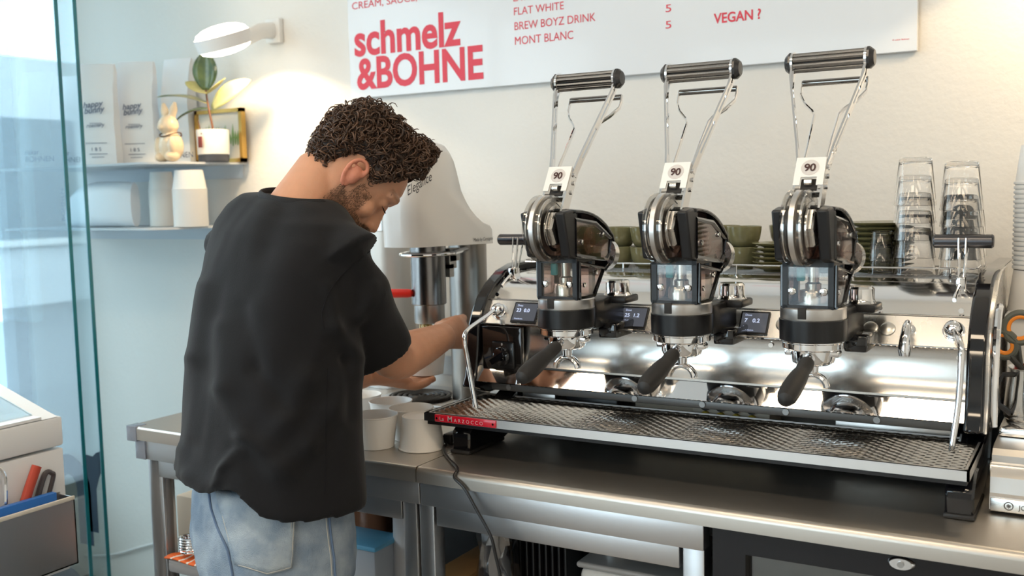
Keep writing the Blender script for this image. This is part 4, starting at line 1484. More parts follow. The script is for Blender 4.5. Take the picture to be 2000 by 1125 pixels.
ee = onY(206, 1000, Y).x
arch(92, 172, 880, 1045, .062)
hw = .062
x0 = onY(169, 900, Y).x
zt, zb_ = onY(196, 886, Y).z, onY(180, 1038, Y).z
seg = [(x0, zb_), (x0, zt - .02), (x0 + .02, zt - .03)]
b.prism([(x, Y - .0008, z) for x, z in [(x0 - .002, zb_), (x0 - .002, zt - .01), (x0 + .03, zt - .012), (x0 + .045, zt), (ex - .002, zt + .006), (ex - .002, zt - .058), (x0 + .052, zt - .075), (x0 + .038, zt - .11), (x0 + .036, zb_)]], (0, .0006, 0))
oc = onY(130, 1185, Y)
ring = []
for i in range(25):
    a = PI * .02 + PI * .96 * i / 24
    ring.append((oc.x + .13 * math.cos(a), oc.z + .135 * math.sin(a)))
inn = [(oc.x + .068 * math.cos(PI * i / 24), oc.z + .073 * math.sin(PI * i / 24)) for i in range(24, -1, -1)]
b.prism([(min(x, ex - .002), Y - .0008, z) for x, z in ring + inn], (0, .0006, 0))
b.build('pane_lettering', DEC, t)

cbx = thing('ice_cream_cabinet', (-1.99, .6, 0), 'white ice cream display cabinet at the left with a steel tool pocket', 'display cabinet')
CX = -1.99
CABW = mat('cabinet_white', (.82, .83, .84), .35)
YE = 1.40
MB().bbox((CX - .75, -.4, .60), (CX, YE, .878), .004).build('body', CABW, cbx)
MB().bbox((CX - .75, -.4, .884), (CX + .004, YE, .950), .006).build('top_drawer', CABW, cbx)
MB().box((CX - .70, -.3, 0), (CX - .16, YE - .15, .60)).build('plinth', BLACK, cbx)
# sloping lid with glass
top_ = [(CX + .002, .950), (CX - .03, .958), (CX - .52, 1.10), (CX - .75, 1.10), (CX - .75, .945)]
MB().prism([(x, YE - .01, z) for x, z in top_], (0, -.04, 0)).build('end_frame', CABW, cbx)
MB().hexa([(CX - .03, -.4, .956), (CX - .52, -.4, 1.096), (CX - .52, YE - .05, 1.096), (CX - .03, YE - .05, .956), (CX - .03, -.4, .960), (CX - .52, -.4, 1.10), (CX - .52, YE - .05, 1.10), (CX - .03, YE - .05, .960)]).build('lid_glass', pane_mat('lid_glass', (.90, .95, .97), 1.5, .12), cbx)
MB().box((CX - .10, -.4, .951), (CX + .002, YE - .05, .957)).build('rim', CABW, cbx)
for k in range(5):
    y1 = YE - .08 - k * .2
    o = MB().bbox((CX - .48, y1 - .17, .952), (CX - .12, y1, .975), .008).build('ice_cream_tub', mat('tub_steel', (.6, .62, .63), .3, 1), cbx)
# steel pocket with tools
pk = thing('tool_pocket', (CX + .03, 1.25, .63), 'stainless steel tool pocket hanging on the white cabinet', 'tool holder')
px0, px1 = .86, 1.382
b = MB()
b.box((CX + .050, px0, .628), (CX + .053, px1, .775)).box((CX + .001, px0, .628), (CX + .004, px1, .783)).box((CX + .001, px0, .628), (CX + .053, px1, .631)).box((CX + .001, px1 - .003, .628), (CX + .053, px1, .778))
b.build('pocket_shell', BRUSH, pk)
MB().bbox((CX + .0495, px0, .772), (CX + .0555, px1, .781), .002).build('pocket_rim', mat('rim_beige', (.70, .66, .58), .4), pk)
tool = lambda nm, pts, r, m_, lb, cat_: tag(MB().tube(pts, r, 10, flat=(0, 1, 0)).build(nm, m_), lb, cat_)
bl = MB().bbox((CX + .030, .95, .70), (CX + .046, 1.345, .797), .002).build('blue_folder', mat('folder_blue', (.03, .16, .52), .4))
tag(bl, 'blue plastic sheet standing in the steel tool pocket', 'folder')
def XP(px_, py_, dx=.02):
    return onX(px_, py_, CX + dx)
tool('red_handled_tool', [XP(47, 985), XP(58, 950), XP(70, 915), XP(72, 910)], [(.011, .009)] * 4, mat('tool_red', (.50, .07, .04), .45), 'red plastic tool handle sticking out of the steel pocket', 'tool')
b = MB()
b.tube(smooth_path([XP(70, 985, .012), XP(84, 935, .012), XP(92, 922, .012), XP(101, 924, .012), XP(104, 932, .012), XP(90, 985, .012)]), [(.006, .005)] * 31, 8)
tg = tag(b.build('tongs', mat('tong_brown', (.07, .06, .065), .4)), 'dark looped tongs beside the red handle in the steel pocket', 'tongs')
b = MB()
b.tube(smooth_path([XP(10, 985, .02), XP(9, 935, .02), XP(2, 918, .02), XP(-12, 905, .02)]), .005, 8)
tag(b.build('ice_cream_scoop', CHROME), 'chrome scoop handle at the left of the steel pocket', 'scoop')
# white cable on the wall
wc = [onY(x, y, 2.41) for x, y in ((130, 1083), (195, 1085), (235, 1080), (262, 1072), (300, 1062), (345, 1052))]
tag(MB().tube(smooth_path(wc), .0045, 8).build('wall_cable', WHITEM), 'thin white cable running along the wall behind the partition', 'cable')

# ------------------------------------------------------------------ things under the counter
def crate(name, a, b_, m_, lb, cat_, parts=()):
    t = thing(name, ((a[0] + b_[0]) / 2, (a[1] + b_[1]) / 2, a[2]), lb, cat_)
    MB().bbox(a, b_, .004).build('body', m_, t)
    return t


BINZ = onY(340, 1093, 1.56).z - .004
CARZ = onY(372, 1072, 1.67).z
CART = onY(372, 972, 1.67).z
t = crate('carton', (onY(346, 1020, 1.67).x, 1.67, CARZ), (-1.62, 1.93, CART), mat('carton_beige', (.62, .53, .42), .7), 'beige cardboard carton under the left table', 'carton')
MB().box((-1.755, 1.669, CARZ), (-1.735, 1.931, CART + .0006)).build('tape_strip', mat('parcel_tape', (.55, .42, .28), .3), t)
MB().box((-1.745, 1.672, CART), (-1.7435, 1.928, CART + .0012)).build('flap_gap', DARK, t)
tag(MB().bbox((-1.925, 1.66, SHZ), (-1.55, 1.98, CARZ), .004).build('grey_crate', DSTEEL), 'grey metal crate below the beige carton', 'crate')
cl = onY(365, 1108, 1.60)
ORW = mat('orange_check', (.80, .14, .02), .7)
nt_ = ORW.node_tree
br = nt_.nodes.new('ShaderNodeTexWave')
br.inputs['Scale'].default_value = 12
br.inputs['Distortion'].default_value = 2
mx_ = nt_.nodes.new('ShaderNodeMix')
mx_.data_type = 'RGBA'
mx_.inputs['A'].default_value = (.80, .14, .02, 1)
mx_.inputs['B'].default_value = (.85, .78, .70, 1)
rp_ = nt_.nodes.new('ShaderNodeMath')
rp_.operation = 'GREATER_THAN'
rp_.inputs[1].default_value = .86
nt_.links.new(nt_.nodes['Texture Coordinate'].outputs['Object'], br.inputs['Vector'])
nt_.links.new(br.outputs['Fac'], rp_.inputs[0])
nt_.links.new(rp_.outputs[0], mx_.inputs['Factor'])
nt_.links.new(mx_.outputs['Result'], nt_.nodes['Principled BSDF'].inputs['Base Color'])
bx = thing('storage_bin', (-1.77, 1.60, SHZ), 'low grey bin at the front of the left undershelf', 'bin')
MB().bbox((-1.862, 1.56, SHZ), (-1.62, 1.635, BINZ - .004), .006).build('body', mat('bin_grey', (.30, .30, .31), .4), bx)
MB().bbox((-1.861, 1.561, BINZ - .010), (-1.621, 1.634, BINZ), .004).build('rim', mat('bin_rim', (.4, .4, .4), .4), bx)
cq = MB()
R = []
for i in range(9):
    R.append([V((-1.868 + .031 * j, 1.556 + i * .0098, BINZ + .0032 + .003 * math.sin(j * 1.7 + i * .9))) for j in range(9)])
cq.rings(R, closed=False)
o = cq.build('checked_cloth', ORW, sharp=0)
so = o.modifiers.new('s', 'SOLIDIFY')
so.thickness = .003
so.offset = 1
tag(o, 'orange and white checked cloth lying on the grey bin', 'cloth')
hs = MB()
hc_ = V((onY(378, 1100, 1.595).x, 1.595, BINZ + .010))
hs.tube([hc_ + V((.028 * math.cos(a), .026 * math.sin(a), .006 + .0060 * a / (2 * PI))) for a in [2 * PI * i / 24 for i in range(24 * 6 + 1)]], .0035, 8)
tag(hs.build('steel_coil', CHROME), 'coiled shiny steel spring hose on the checked cloth', 'coil')
# box with white letters, blue-lid box, red-lid jar, white canister
q = onY(722, 1015, 2.0)
t = crate('coffee_carton', (q.x - .13, 2.0, SHZ), (q.x + .06, 2.2, .84), mat('carton_black', (.012, .012, .014), .5), 'black carton with white letters behind the blue-lidded box', 'carton')
text('carton_print', 'ISEL', (onY(708, 1032, 1.999).x, 1.999, onY(708, 1032, 1.999).z), (1, 0, 0), (0, 0, 1), .034, WHITEM, t, bold=.02)
q = onY(733, 1070, 1.652)
t = thing('plastic_box', (q.x, 1.70, SHZ), 'clear plastic box with a light blue lid under the counter', 'plastic box')
MB().bbox((q.x - .15, 1.656, SHZ), (q.x - .006, 1.745, q.z - .012), .008).build('box_body', mat('milky_plastic', (.60, .66, .74), .3, trans=.3), t)
MB().bbox((q.x - .156, 1.65, q.z - .012), (q.x, 1.751, q.z), .005).build('lid', mat('lid_blue', (.16, .48, .74), .35), t)
q = onY(748, 1060, 1.95)
t = thing('jar', (q.x, 1.92, SHZ), 'jar with a red lid between the blue-lidded box and the white canister', 'jar')
MB().lathe((q.x - .02, 1.93, SHZ), [(.0001, 0), (.05, 0), (.052, .01), (.052, .16), (.0001, .16)], 28).build('jar_body', mat('jar_amber', (.20, .09, .05), .2), t)
MB().lathe((q.x - .02, 1.93, SHZ + .16), [(.055, 0), (.055, .022), (.05, .026), (.0001, .026)], 28).build('lid', mat('lid_red', (.45, .02, .03), .4), t)
q0, q1 = onY(752, 1060, 1.72), onY(800, 1060, 1.72)
t = thing('canister', ((q0.x + q1.x) / 2, 1.76, SHZ), 'tall white plastic canister beside the table leg', 'canister')
rr = (q1.x - q0.x) * .50
cc = V(((q0.x + q1.x) / 2 + .012, 1.75, SHZ))
MB().lathe(cc, [(.0001, 0), (rr * 1.05, 0), (rr * 1.1, .02), (rr * 1.08, .17), (rr * .92, .225), (rr * .85, .252), (.0001, .253)], 32).build('canister_body', mat('canister_white', (.70, .70, .72), .35), t)
MB().lathe(cc + V((0, 0, .253)), [(rr * .4, 0), (rr * .4, .02), (.0001, .021)], 24).build('cap', WHITEM, t)
# right bay
q = onY(960, 1085, 1.66)
t = thing('plastic_bag', (q.x, 1.68, SHZ), 'crumpled clear plastic bag under the counter beside the cable', 'plastic bag')
b = MB()
R = []
rnd = random.Random(8)
for i in range(10):
    z = SHZ + .012 + i * .026
    R.append([V((q.x + (.042 + .006 * math.sin(i)) * math.cos(a) + rnd.uniform(-.006, .006), 1.68 + .035 * math.sin(a) + rnd.uniform(-.006, .006), z + rnd.uniform(-.006, .006))) for a in [2 * PI * k / 18 for k in range(18)]])
b.rings(R)
b.build('bag_film', pane_mat('bag_film', (.72, .72, .74), 1.5, .22, .12), t, sharp=20)
MB().ball((q.x, 1.68, SHZ + .10), (.03, .022, .09)).build('bag_content', mat('bag_content_dark', (.06, .05, .05), .4), t)
for i in range(9):
    q = onY(1010 + i * 12.5, 1092, 1.74)
    o = MB().bbox((q.x, 1.72, SHZ), (q.x + .006, 1.86, .775 - .004 * i), .002).build('black_sleeve', mat('sleeve_black', (.012, .012, .013), .22))
    tag(o, 'flat black packet in the row of packets under the counter', 'packet', 'black packets in a row')
q = onY(1235, 1105, 1.70)
t = thing('plastic_tub', (q.x, 1.72, SHZ), 'white plastic tub with grey lid under the right table', 'tub')
tx0, tx1 = onY(1132, 1105, 1.66).x, onY(1330, 1105, 1.66).x
tz = onY(1200, 1098, 1.68).z
MB().bbox((tx0, 1.655, SHZ), (tx1, 1.90, tz - .012), .015, 3).build('tub_body', mat('tub_white', (.62, .60, .57), .4), t)
MB().bbox((tx0 - .004, 1.651, tz - .012), (tx1 + .004, 1.904, tz), .006, 3).build('lid', mat('tub_lid', (.32, .31, .30), .4), t)
q = onY(1197, 1085, 1.76)
t = thing('steel_tin', (q.x, 1.77, tz), 'round shiny steel tin standing on the white tub', 'tin')
MB().lathe((q.x, 1.77, tz + .0005), [(.0001, 0), (.044, 0), (.046, .003), (.046, .05), (.0475, .052), (.045, .055), (.0001, .053)], 36).build('tin_body', STEEL, t)
MB().lathe((q.x, 1.77, tz + .0535), [(.047, 0), (.047, .004), (.04, .007), (.0001, .008)], 36).build('tin_lid', DSTEEL, t)
q = onY(900, 1112, 1.70)
o = MB().bbox((q.x - .05, 1.66, SHZ), (q.x + .03, 1.9, q.z - .002), .004).build('wooden_box', mat('box_wood', (.36, .20, .08), .5, bump=.1, bscale=20, stretch=(2, 30, 30)))
tag(o, 'small wooden box under the counter behind the table leg', 'box')
# ------------------------------------------------------------------ the barista
FB = V((math.cos(1.257), math.sin(1.257), 0))     # body facing
RB = V((FB.y, -FB.x, 0))                          # body right
hipc = pix(528, 1000, 1.86)
man = thing('person', (hipc.x, hipc.y, 0), 'person in black t-shirt and light jeans, head bent, holding a paper cup', 'person')
MO = ORIG[man.name]


def ering(c, a, b, n=36, tilt=0, p=2.3, back=1.0, bt=0):
    R = []
    for k in range(n):
        t = 2 * PI * k / n
        ct, st = math.cos(t), math.sin(t)
        x = math.copysign(abs(ct) ** (2 / p), ct) * a
        y = math.copysign(abs(st) ** (2 / p), st) * b * (back if st < 0 else 1)
        R.append(c + RB * x + FB * y + V((0, 0, -tilt * x - bt * y)))
    return R


def oriented_ring(c, ax, r, n=24, r2=None):
    ax = ax.normalized()
    x = V((0, 0, 1)).cross(ax).normalized()
    y = ax.cross(x)
    r2 = r2 or r
    return [c + x * (r * math.cos(2 * PI * k / n)) + y * (r2 * math.sin(2 * PI * k / n)) for k in range(n)]


def remesh(mb, name, vox, it, disp=None, keep_world=True):
    me = mb.mesh('tmp', MO)
    o = bpy.data.objects.new('tmp', me)
    COL.objects.link(o)
    rm = o.modifiers.new('r', 'REMESH')
    rm.mode = 'VOXEL'
    rm.voxel_size = vox
    sm = o.modifiers.new('s', 'SMOOTH')
    sm.factor = .5
    sm.iterations = it
    m2 = from_eval(o, name)
    bpy.data.objects.remove(o)
    if disp:
        m2.update()
        nn = [v.normal.copy() for v in m2.vertices]
        for v, n_ in zip(m2.vertices, nn):
            v.co += n_ * disp(v.co + MO, n_)
    m2.polygons.foreach_set('use_smooth', [True] * len(m2.polygons))
    m2.update()
    return m2


def link(me, name, m_, parent=man):
    me.materials.clear()
    me.materials.append(m_)
    o = bpy.data.objects.new(name, me)
    COL.objects.link(o)
    o.parent = parent
    ORIG[o.name] = MO
    return o


# ---- head frame
PH, PS = math.radians(51), math.radians(17)
HF = RT * (math.cos(PH) * math.cos(PS)) - UP * math.sin(PH) + FW * (math.cos(PH) * math.sin(PS))
HU = RT * (math.sin(PH) * math.cos(PS)) + UP * math.cos(PH) + FW * (math.sin(PH) * math.sin(PS))
HR = HF.cross(HU)
HC = pix(683, 349, 1.975)
HS = .955


def H(x, y, z):
    """head-local: x forward, y right, z up"""
    return HC + (HF * x + HR * y + HU * z) * HS


HT = [(-.112, .074, .030, .020), (-.103, .089, .012, .034), (-.088, .094, -.01, .045), (-.066, .093, -.045, .054), (-.045, .091, -.072, .061), (-.02, .089, -.088, .067), (.005, .088, -.096, .0705), (.022, .089, -.099, .073), (.036, .094, -.101, .074), (.06, .094, -.100, .0745), (.085, .082, -.092, .069), (.105, .060, -.073, .055), (.118, .034, -.045, .034), (.124, .008, -.012, .008)]


def head_at(z):
    for (z0, f0, b0, w0), (z1, f1, b1, w1) in zip(HT, HT[1:]):
        if z0 <= z <= z1:
            k = (z - z0) / (z1 - z0)
            return f0 + (f1 - f0) * k, b0 + (b1 - b0) * k, w0 + (w1 - w0) * k
    return HT[-1][1:] if z > 0 else HT[0][1:]


def head_pt(z, t, off=0):
    """t: angle from the front, + to the right"""
    f, b_, w_ = head_at(z)
    cx = (f + b_) / 2
    ex = (f - b_) / 2
    ct, st = math.cos(t), math.sin(t)
    x = cx + (ex + off) * math.copysign(abs(ct) ** .88, ct)
    y = (w_ + off) * math.copysign(abs(st) ** .88, st)
    return x, y, z


B = MB()
B.rings([[H(*head_pt(z, 2 * PI * k / 40)) for k in range(40)] for z, *_ in HT])
# nose, brow, lips, chin, cheeks
NR = []
for z, xt, wt in ((.030, .0935, .006), (.012, .101, .0075), (-.006, .1095, .0095), (-.020, .1175, .0125), (-.029, .1195, .0145), (-.037, .110, .0150), (-.041, .098, .013)):
    NR.append([H(.066, -wt - .013, z), H(.088, -wt - .005, z), H(xt - .006, -wt * .75, z), H(xt, 0, z), H(xt - .006, wt * .75, z), H(.088, wt + .005, z), H(.066, wt + .013, z)])
B.rings(NR)
for s in (-1, 1):
    B.ball(H(.100, s * .0125, -.031), .0085)
    B.tube([H(.089, s * .008, .037), H(.0895, s * .03, .041), H(.074, s * .053, .036)], [.0095, .0105, .007], 10)
    B.ball(H(.062, s * .040, -.020), .021)
    B.ball(H(.0755, s * .031, .016), .0135)
B.tube([H(.088, -.024, -.054), H(.0975, -.01, -.0515), H(.0985, 0, -.0535), H(.0975, .01, -.0515), H(.088, .024, -.054)], [.004, .0065, .006, .0065, .004], 10)
B.tube([H(.086, -.02, -.064), H(.0955, 0, -.0655), H(.086, .02, -.064)], [.004, .0075, .004], 10)
B.ball(H(.080, 0, -.094), .020)
# ears
for s in (-1, 1):
    e = lambda x, z, o=0: H(-.004 + x, s * (.073 + o), -.004 + z)
    B.tube([e(.006, -.014, .002), e(.004, .0, .006), e(.003, .014, .006)], [.011, .0135, .010], 12)
    B.tube(smooth_path([e(.013, .006, .008), e(.015, .022, .011), e(.004, .033, .015), e(-.011, .029, .018), e(-.018, .012, .019), e(-.014, -.008, .016), e(-.003, -.024, .010), e(.006, -.026, .006), e(.009, -.018, .004)]), [.0044] * 49, 10)
    B.tube(smooth_path([e(.004, .020, .010), e(-.006, .015, .013), e(-.006, .0, .012), e(.0, -.012, .009)]), [.0034] * 19, 8)
# neck
nb = pix(585, 408, 1.935)
B.tube([H(-.03, 0, .01), H(-.038, 0, -.045), nb.lerp(H(-.03, 0, -.06), .5), nb, nb - V((0, 0, .06))], [.054, .0555, .0585, .066, .085], 28)
# jaw-to-neck fill
B.tube([H(.05, 0, -.085), H(.015, 0, -.085), nb.lerp(H(-.01, 0, -.08), .45)], [.030, .044, .05], 20)
# trunk under the shirt
TR = [(585, 425, 1.925, .10, .075), (572, 455, 1.92, .140, .080), (560, 505, 1.91, .150, .090), (548, 600, 1.90, .155, .105), (538, 750, 1.885, .15, .105), (530, 900, 1.87, .155, .11), (528, 985, 1.86, .16, .115)]
B.rings([ering(pix(x, y, d), a, b_, 32, .08) for x, y, d, a, b_ in TR])
# right arm
RS, RE, RM, RW = pix(668, 522, 1.845), pix(764, 697, 1.985), pix(808, 684, 2.06), pix(868, 657, 2.185)
B.tube(smooth_path([pix(620, 500, 1.88), RS, RS.lerp(RE, .5), RE, RM, RW], 5), [.042] * 5 + [.045] * 5 + [.044, .044, .044, .043, .043] + [.042, .042, .0425, .043, .0425] + [.042, .040, .037, .034, .031] + [.0285], 20)
# right hand: palm and fingers round the cup
RK = pix(905, 646, 2.265)
B.tube([RW, RW.lerp(RK, .35), RW.lerp(RK, .75), RK], [(.023, .029), (.019, .033), (.019, .039), (.014, .036)], 18, flat=FW)
hand_ax = (RK - RW).normalized()
for i, (oy, ln) in enumerate(((-24, .92), (-8, 1.0), (8, .96), (24, .80))):
    k0 = pix(903 + oy * .10, 648 + oy, 2.268)
    k1 = pix(906 + oy * .1, 644 + oy * .95, 2.268 + .036 * ln)
    k2 = pix(884, 646 + oy * .9, 2.268 + .058 * ln)
    k3 = pix(862, 650 + oy * .85, 2.268 + .058 * ln)
    B.tube(smooth_path([k0.lerp(RW, .25), k0, k1, k2, k3], 4), [.0105] * 5 + [.0098] * 4 + [.0088] * 4 + [.008] * 3 + [.006], 10)
B.tube(smooth_path([RW.lerp(RK, .2) + UP * .014, pix(872, 636, 2.235), pix(862, 634, 2.262), pix(853, 637, 2.285)], 4), [.014] * 4 + [.012] * 4 + [.0095] * 4 + [.007], 10)
# left arm
LS, LE, LW = pix(478, 500, 2.01), pix(585, 735, 2.12), pix(716, 733, 2.2)
B.tube(smooth_path([pix(510, 490, 1.96), LS, LS.lerp(LE, .5), LE, LE.lerp(LW, .45), LW], 5), [.042] * 5 + [.044] * 5 + [.044] * 5 + [.042] * 5 + [.040, .038, .036, .033, .030] + [.027], 20)
LK = pix(786, 744, 2.275)
B.tube([LW, LW.lerp(LK, .35), LW.lerp(LK, .75), LK], [(.024, .028), (.018, .034), (.017, .038), (.013, .037)], 18, flat=UP)
for i, (dd, ln) in enumerate(((-.030, .86), (-.010, 1.0), (.010, .95), (.030, .76))):
    yo = -dd * 280
    k0 = pix(782, 745 + yo * .6, 2.275 + dd)
    k1 = pix(782 + 34 * ln, 746 + yo, 2.285 + dd * .95)
    k2 = pix(782 + 55 * ln, 741 + yo, 2.292 + dd * .9)
    k3 = pix(782 + 68 * ln, 735 + yo, 2.298 + dd * .85)
    B.tube(smooth_path([k0.lerp(LW, .3), k0, k1, k2, k3], 4), [.0108] * 5 + [.010] * 4 + [.009] * 4 + [.0082] * 3 + [.006], 10)
B.tube(smooth_path([LW.lerp(LK, .25), pix(762, 724, 2.235), pix(785, 712, 2.262), pix(800, 703, 2.285)], 4), [.015] * 4 + [.0125] * 4 + [.0098] * 4 + [.007], 10)

body_me = remesh(B, 'body', .0032, 3)
ca = body_me.color_attributes.new('Col', 'FLOAT_COLOR', 'POINT')
SKIN = V((.56, .285, .175))
BEARD = V((.095, .048, .026))
ss = lambda a, b_, x: (lambda t: t * t * (3 - 2 * t))(min(1, max(0, (x - a) / (b_ - a))))
beard_w = []
for i, v in enumerate(body_me.vertices):
    p = v.co + MO
    d = p - HC
    x, y, z = d.dot(HF), d.dot(HR), d.dot(HU)
    c = SKIN.copy()
    n1 = noise.noise(p * 45)
    c = c * (1 + .07 * n1)
    c.x *= 1 + .03 * noise.noise(p * 120)
    w_ = 0
    if d.length < .17 and x > -.03:
        # jaw line
        low = ss(-.030, -.058, z + max(0, .055 - x) * -.28)
        low *= ss(-.012, .012, x) * (1 - ss(-.116, -.13, z))
        mous = ss(.012, .004, abs(z + .043)) * ss(.080, .088, x) * ss(.034, .026, abs(y))
        side = ss(.012, .026, x) * ss(.062, .048, x) * ss(.02, -.01, z) * .55
        lips = ss(.0075, .005, abs(z + .058)) * ss(.090, .094, x) * ss(.022, .016, abs(y))
        w_ = max(low, mous, side) * (1 - lips)
        w_ *= .80 + .5 * noise.noise(p * 160) + .25 * noise.noise(p * 60)
        w_ = min(1, max(0, w_))
        c = c.lerp(BEARD, w_ * .92)
        c = c.lerp(V((.42, .13, .10)), lips * .7)
        brow = ss(.007, .003, abs(z - .043 + abs(abs(y) - .03) * .12)) * ss(.012, .017, abs(y)) * ss(.056, .05, abs(y)) * ss(.055, .07, x)
        c = c.lerp(BEARD, brow * .45)
    if d.length < .13 and abs(y) > .076 and abs(x) < .04:
        c = c.lerp(V((.56, .17, .12)), .55)
    ca.data[i].color = (*c, 1)
    beard_w.append(w_)
SKINM = attr_mat('skin', 'Col', .48, bump=.12, bscale=260, sss=.12, spec=.35)
body = link(body_me, 'body', SKINM)

# ---- beard stubble and hair
rnd = random.Random(11)
HAIRM = attr_mat('hair', 'Col', .42, spec=.4)


def strands(name, items, m_):
    """items: list of (points, radius, colour)"""
    mb = MB()
    cols = []
    for pts, r, c, n in items:
        k = len(mb.v)
        rr = [r * (1 - .55 * abs(2 * i / (len(pts) - 1) - 1) ** 3) for i in range(len(pts))]
        mb.tube(pts, rr, n)
        cols += [c] * (len(mb.v) - k)
    me = bpy.data.meshes.new(name)
    me.from_pydata([tuple(p - MO) for p in mb.v], [], mb.f)
    me.polygons.foreach_set('use_smooth', [True] * len(mb.f))
    a = me.color_attributes.new('Col', 'FLOAT_COLOR', 'POINT')
    for i, c in enumerate(cols):
        a.data[i].color = (*c, 1)
    return link(me, name, m_)


cand = [i for i, w_ in enumerate(beard_w) if w_ > .22]
it = []
for i in rnd.sample(cand, min(len(cand), 4200)):
    v = body_me.vertices[i]
    p = v.co + MO
    dr = (v.normal * .55 - HU * .8 + HF * rnd.uniform(-.3, .3) + HR * rnd.uniform(-.3, .3)).normalized()
    l_ = rnd.uniform(.003, .007)
    k = rnd.uniform(.7, 1.5)
    it.append(([p - v.normal * .0008, p + dr * l_ * .5, p + dr * l_ + v.normal * -.0006], .0005, (.075 * k, .038 * k, .02 * k), 3))
for s in (-1, 1):
    for i in range(40):
        a = rnd.random()
        p = H(.094 - .022 * a ** 2, s * (.014 + .038 * a), .042 - .004 * a + rnd.uniform(-.004, .003))
        it.append(([p, p + HR * (s * .004) + HF * .002 + HU * .001, p + HR * (s * .008) + HU * -.001], .0005, (.03, .016, .01), 3))
    for i in range(22):
        a = i / 21
        p = H(.091 - .012 * a, s * (.021 + .02 * a), .012)
        it.append(([p, p + HF * .005 - HU * .003, p + HF * .009 - HU * .002], .00035, (.015, .01, .008), 3))
strands('beard', it, HAIRM)


def hair_floor(t):
    a = abs(t)
    tab = [(0, .100), (.5, .096), (.85, .080), (1.08, .044), (1.28, .004), (1.45, .034), (1.75, .036), (1.95, .0), (2.3, -.045), (2.7, -.066), (3.15, -.07)]
    for (a0, z0), (a1, z1) in zip(tab, tab[1:]):
        if a0 <= a <= a1:
            return z0 + (z1 - z0) * (a - a0) / (a1 - a0)
    return tab[-1][1]


def hair_thick(t, z):
    k = ss(-.07, .11, z)
    f = ss(1.6, .2, abs(t))
    edge = ss(0, .035, z - hair_floor(t))
    return (.007 + .024 * k + .012 * f * k) * (.35 + .65 * edge)


# under-layer of hair following the scalp
capv = MB()
R = []
NT = 56
for j in range(23):
    ring = []
    for k in range(NT):
        t = -PI + 2 * PI * k / NT
        z0 = hair_floor(t)
        z = z0 + (.1235 - z0) * (j / 22) ** .9
        th = hair_thick(t, z) * .72 if j else -.004
        x, y, zz = head_pt(z, t, max(th, -.004))
        top = ss(.06, .12, z)
        p = H(x * (1 if top < 1 else 1), y, zz + th * top)
        fr_ = ss(-.03, .06, x) * ss(.05, .10, z)
        p += (HF * .6 + HU * .8) * (.014 * fr_)
        p += (p - HC).normalized() * (.0045 * noise.noise(p * 70))
        ring.append(p)
    R.append(ring)
capv.rings(R, cap0=False, cap1=True)
cap_me = bpy.data.meshes.new('hair_underlayer')
cap_me.from_pydata([tuple(p - MO) for p in capv.v], [], capv.f)
cap_me.polygons.foreach_set('use_smooth', [True] * len(capv.f))
hair = link(cap_me, 'hair', mat('hair_dark', (.022, .012, .008), .6, bump=.8, bscale=220))
it = []
n_c = 0
while n_c < 2500:
    t = rnd.uniform(-PI, PI)
    if abs(t) > 2 and rnd.random() < .1:
        continue
    z0 = hair_floor(t)
    z = z0 + (.124 - z0) * rnd.random() ** .85
    th = hair_thick(t, z)
    x, y, zz = head_pt(z, t, th * rnd.uniform(.55, 1.0))
    top = ss(.06, .12, z)
    c = H(x, y, zz + th * top * rnd.uniform(.6, 1.0))
    c += (HF * .6 + HU * .8) * (.016 * ss(-.03, .06, x) * ss(.05, .10, z))
    nrm = (c - H(-.005, 0, .02)).normalized()
    near_floor = ss(.03, 0, z - z0)
    # loop axis: mostly in the surface
    ax = (V((rnd.gauss(0, 1), rnd.gauss(0, 1), rnd.gauss(0, 1))))
    ax = (ax - nrm * ax.dot(nrm) * .5).normalized()
    e1 = ax.orthogonal().normalized()
    e2 = ax.cross(e1)
    r0_ = rnd.uniform(.0055, .0125) * (1 - .5 * near_floor)
    turns = rnd.uniform(.7, 1.6)
    adv = rnd.uniform(.004, .014)
    ph = rnd.uniform(0, 2 * PI)
    pts = []
    m_ = 11
    for i in range(m_):
        q = i / (m_ - 1)
        a = ph + turns * 2 * PI * q
        rr = r0_ * (1.0 - .35 * q)
        pts.append(c + e1 * (rr * math.cos(a)) + e2 * (rr * math.sin(a)) + ax * (adv * (q - .5)))
    k = rnd.uniform(.55, 1.7)
    col = (.066 * k, .036 * k, .022 * k)
    it.append((pts, rnd.uniform(.0009, .0020), col, 4))
    n_c += 1
hc_o = strands('hair_curls', it, HAIRM)
hc_o['kind'] = 'stuff'

# ---- t-shirt
TS = [(582, 384, 1.936, .074, .066, .14), (574, 396, 1.932, .122, .080, .18), (568, 416, 1.926, .158, .092, .14), (560, 450, 1.918, .182, .106, .12), (552, 505, 1.908, .190, .118, .08), (545, 580, 1.898, .188, .128, .04), (538, 670, 1.888, .187, .134, 0), (533, 760, 1.878, .189, .137, 0), (529, 850, 1.87, .193, .141, 0), (526, 905, 1.866, .199, .146, .05), (524, 942, 1.862, .204, .149, .12)]
S = MB()
R = [ering(pix(x, y, d), a, b_, 48, tl_, 2.4, 1, .10 * tl_ / .12 if y > 800 else 0) for x, y, d, a, b_, tl_ in TS]
x, y, d, a, b_, tl_ = TS[-1]
R.append(ering(pix(x, y, d), a - .011, b_ - .011, 48, .12, 2.4, 1, .10))
R.append(ering(pix(x, y - 36, d), a - .020, b_ - .020, 48, .05, 2.4, 1, .042))
S.rings(R)


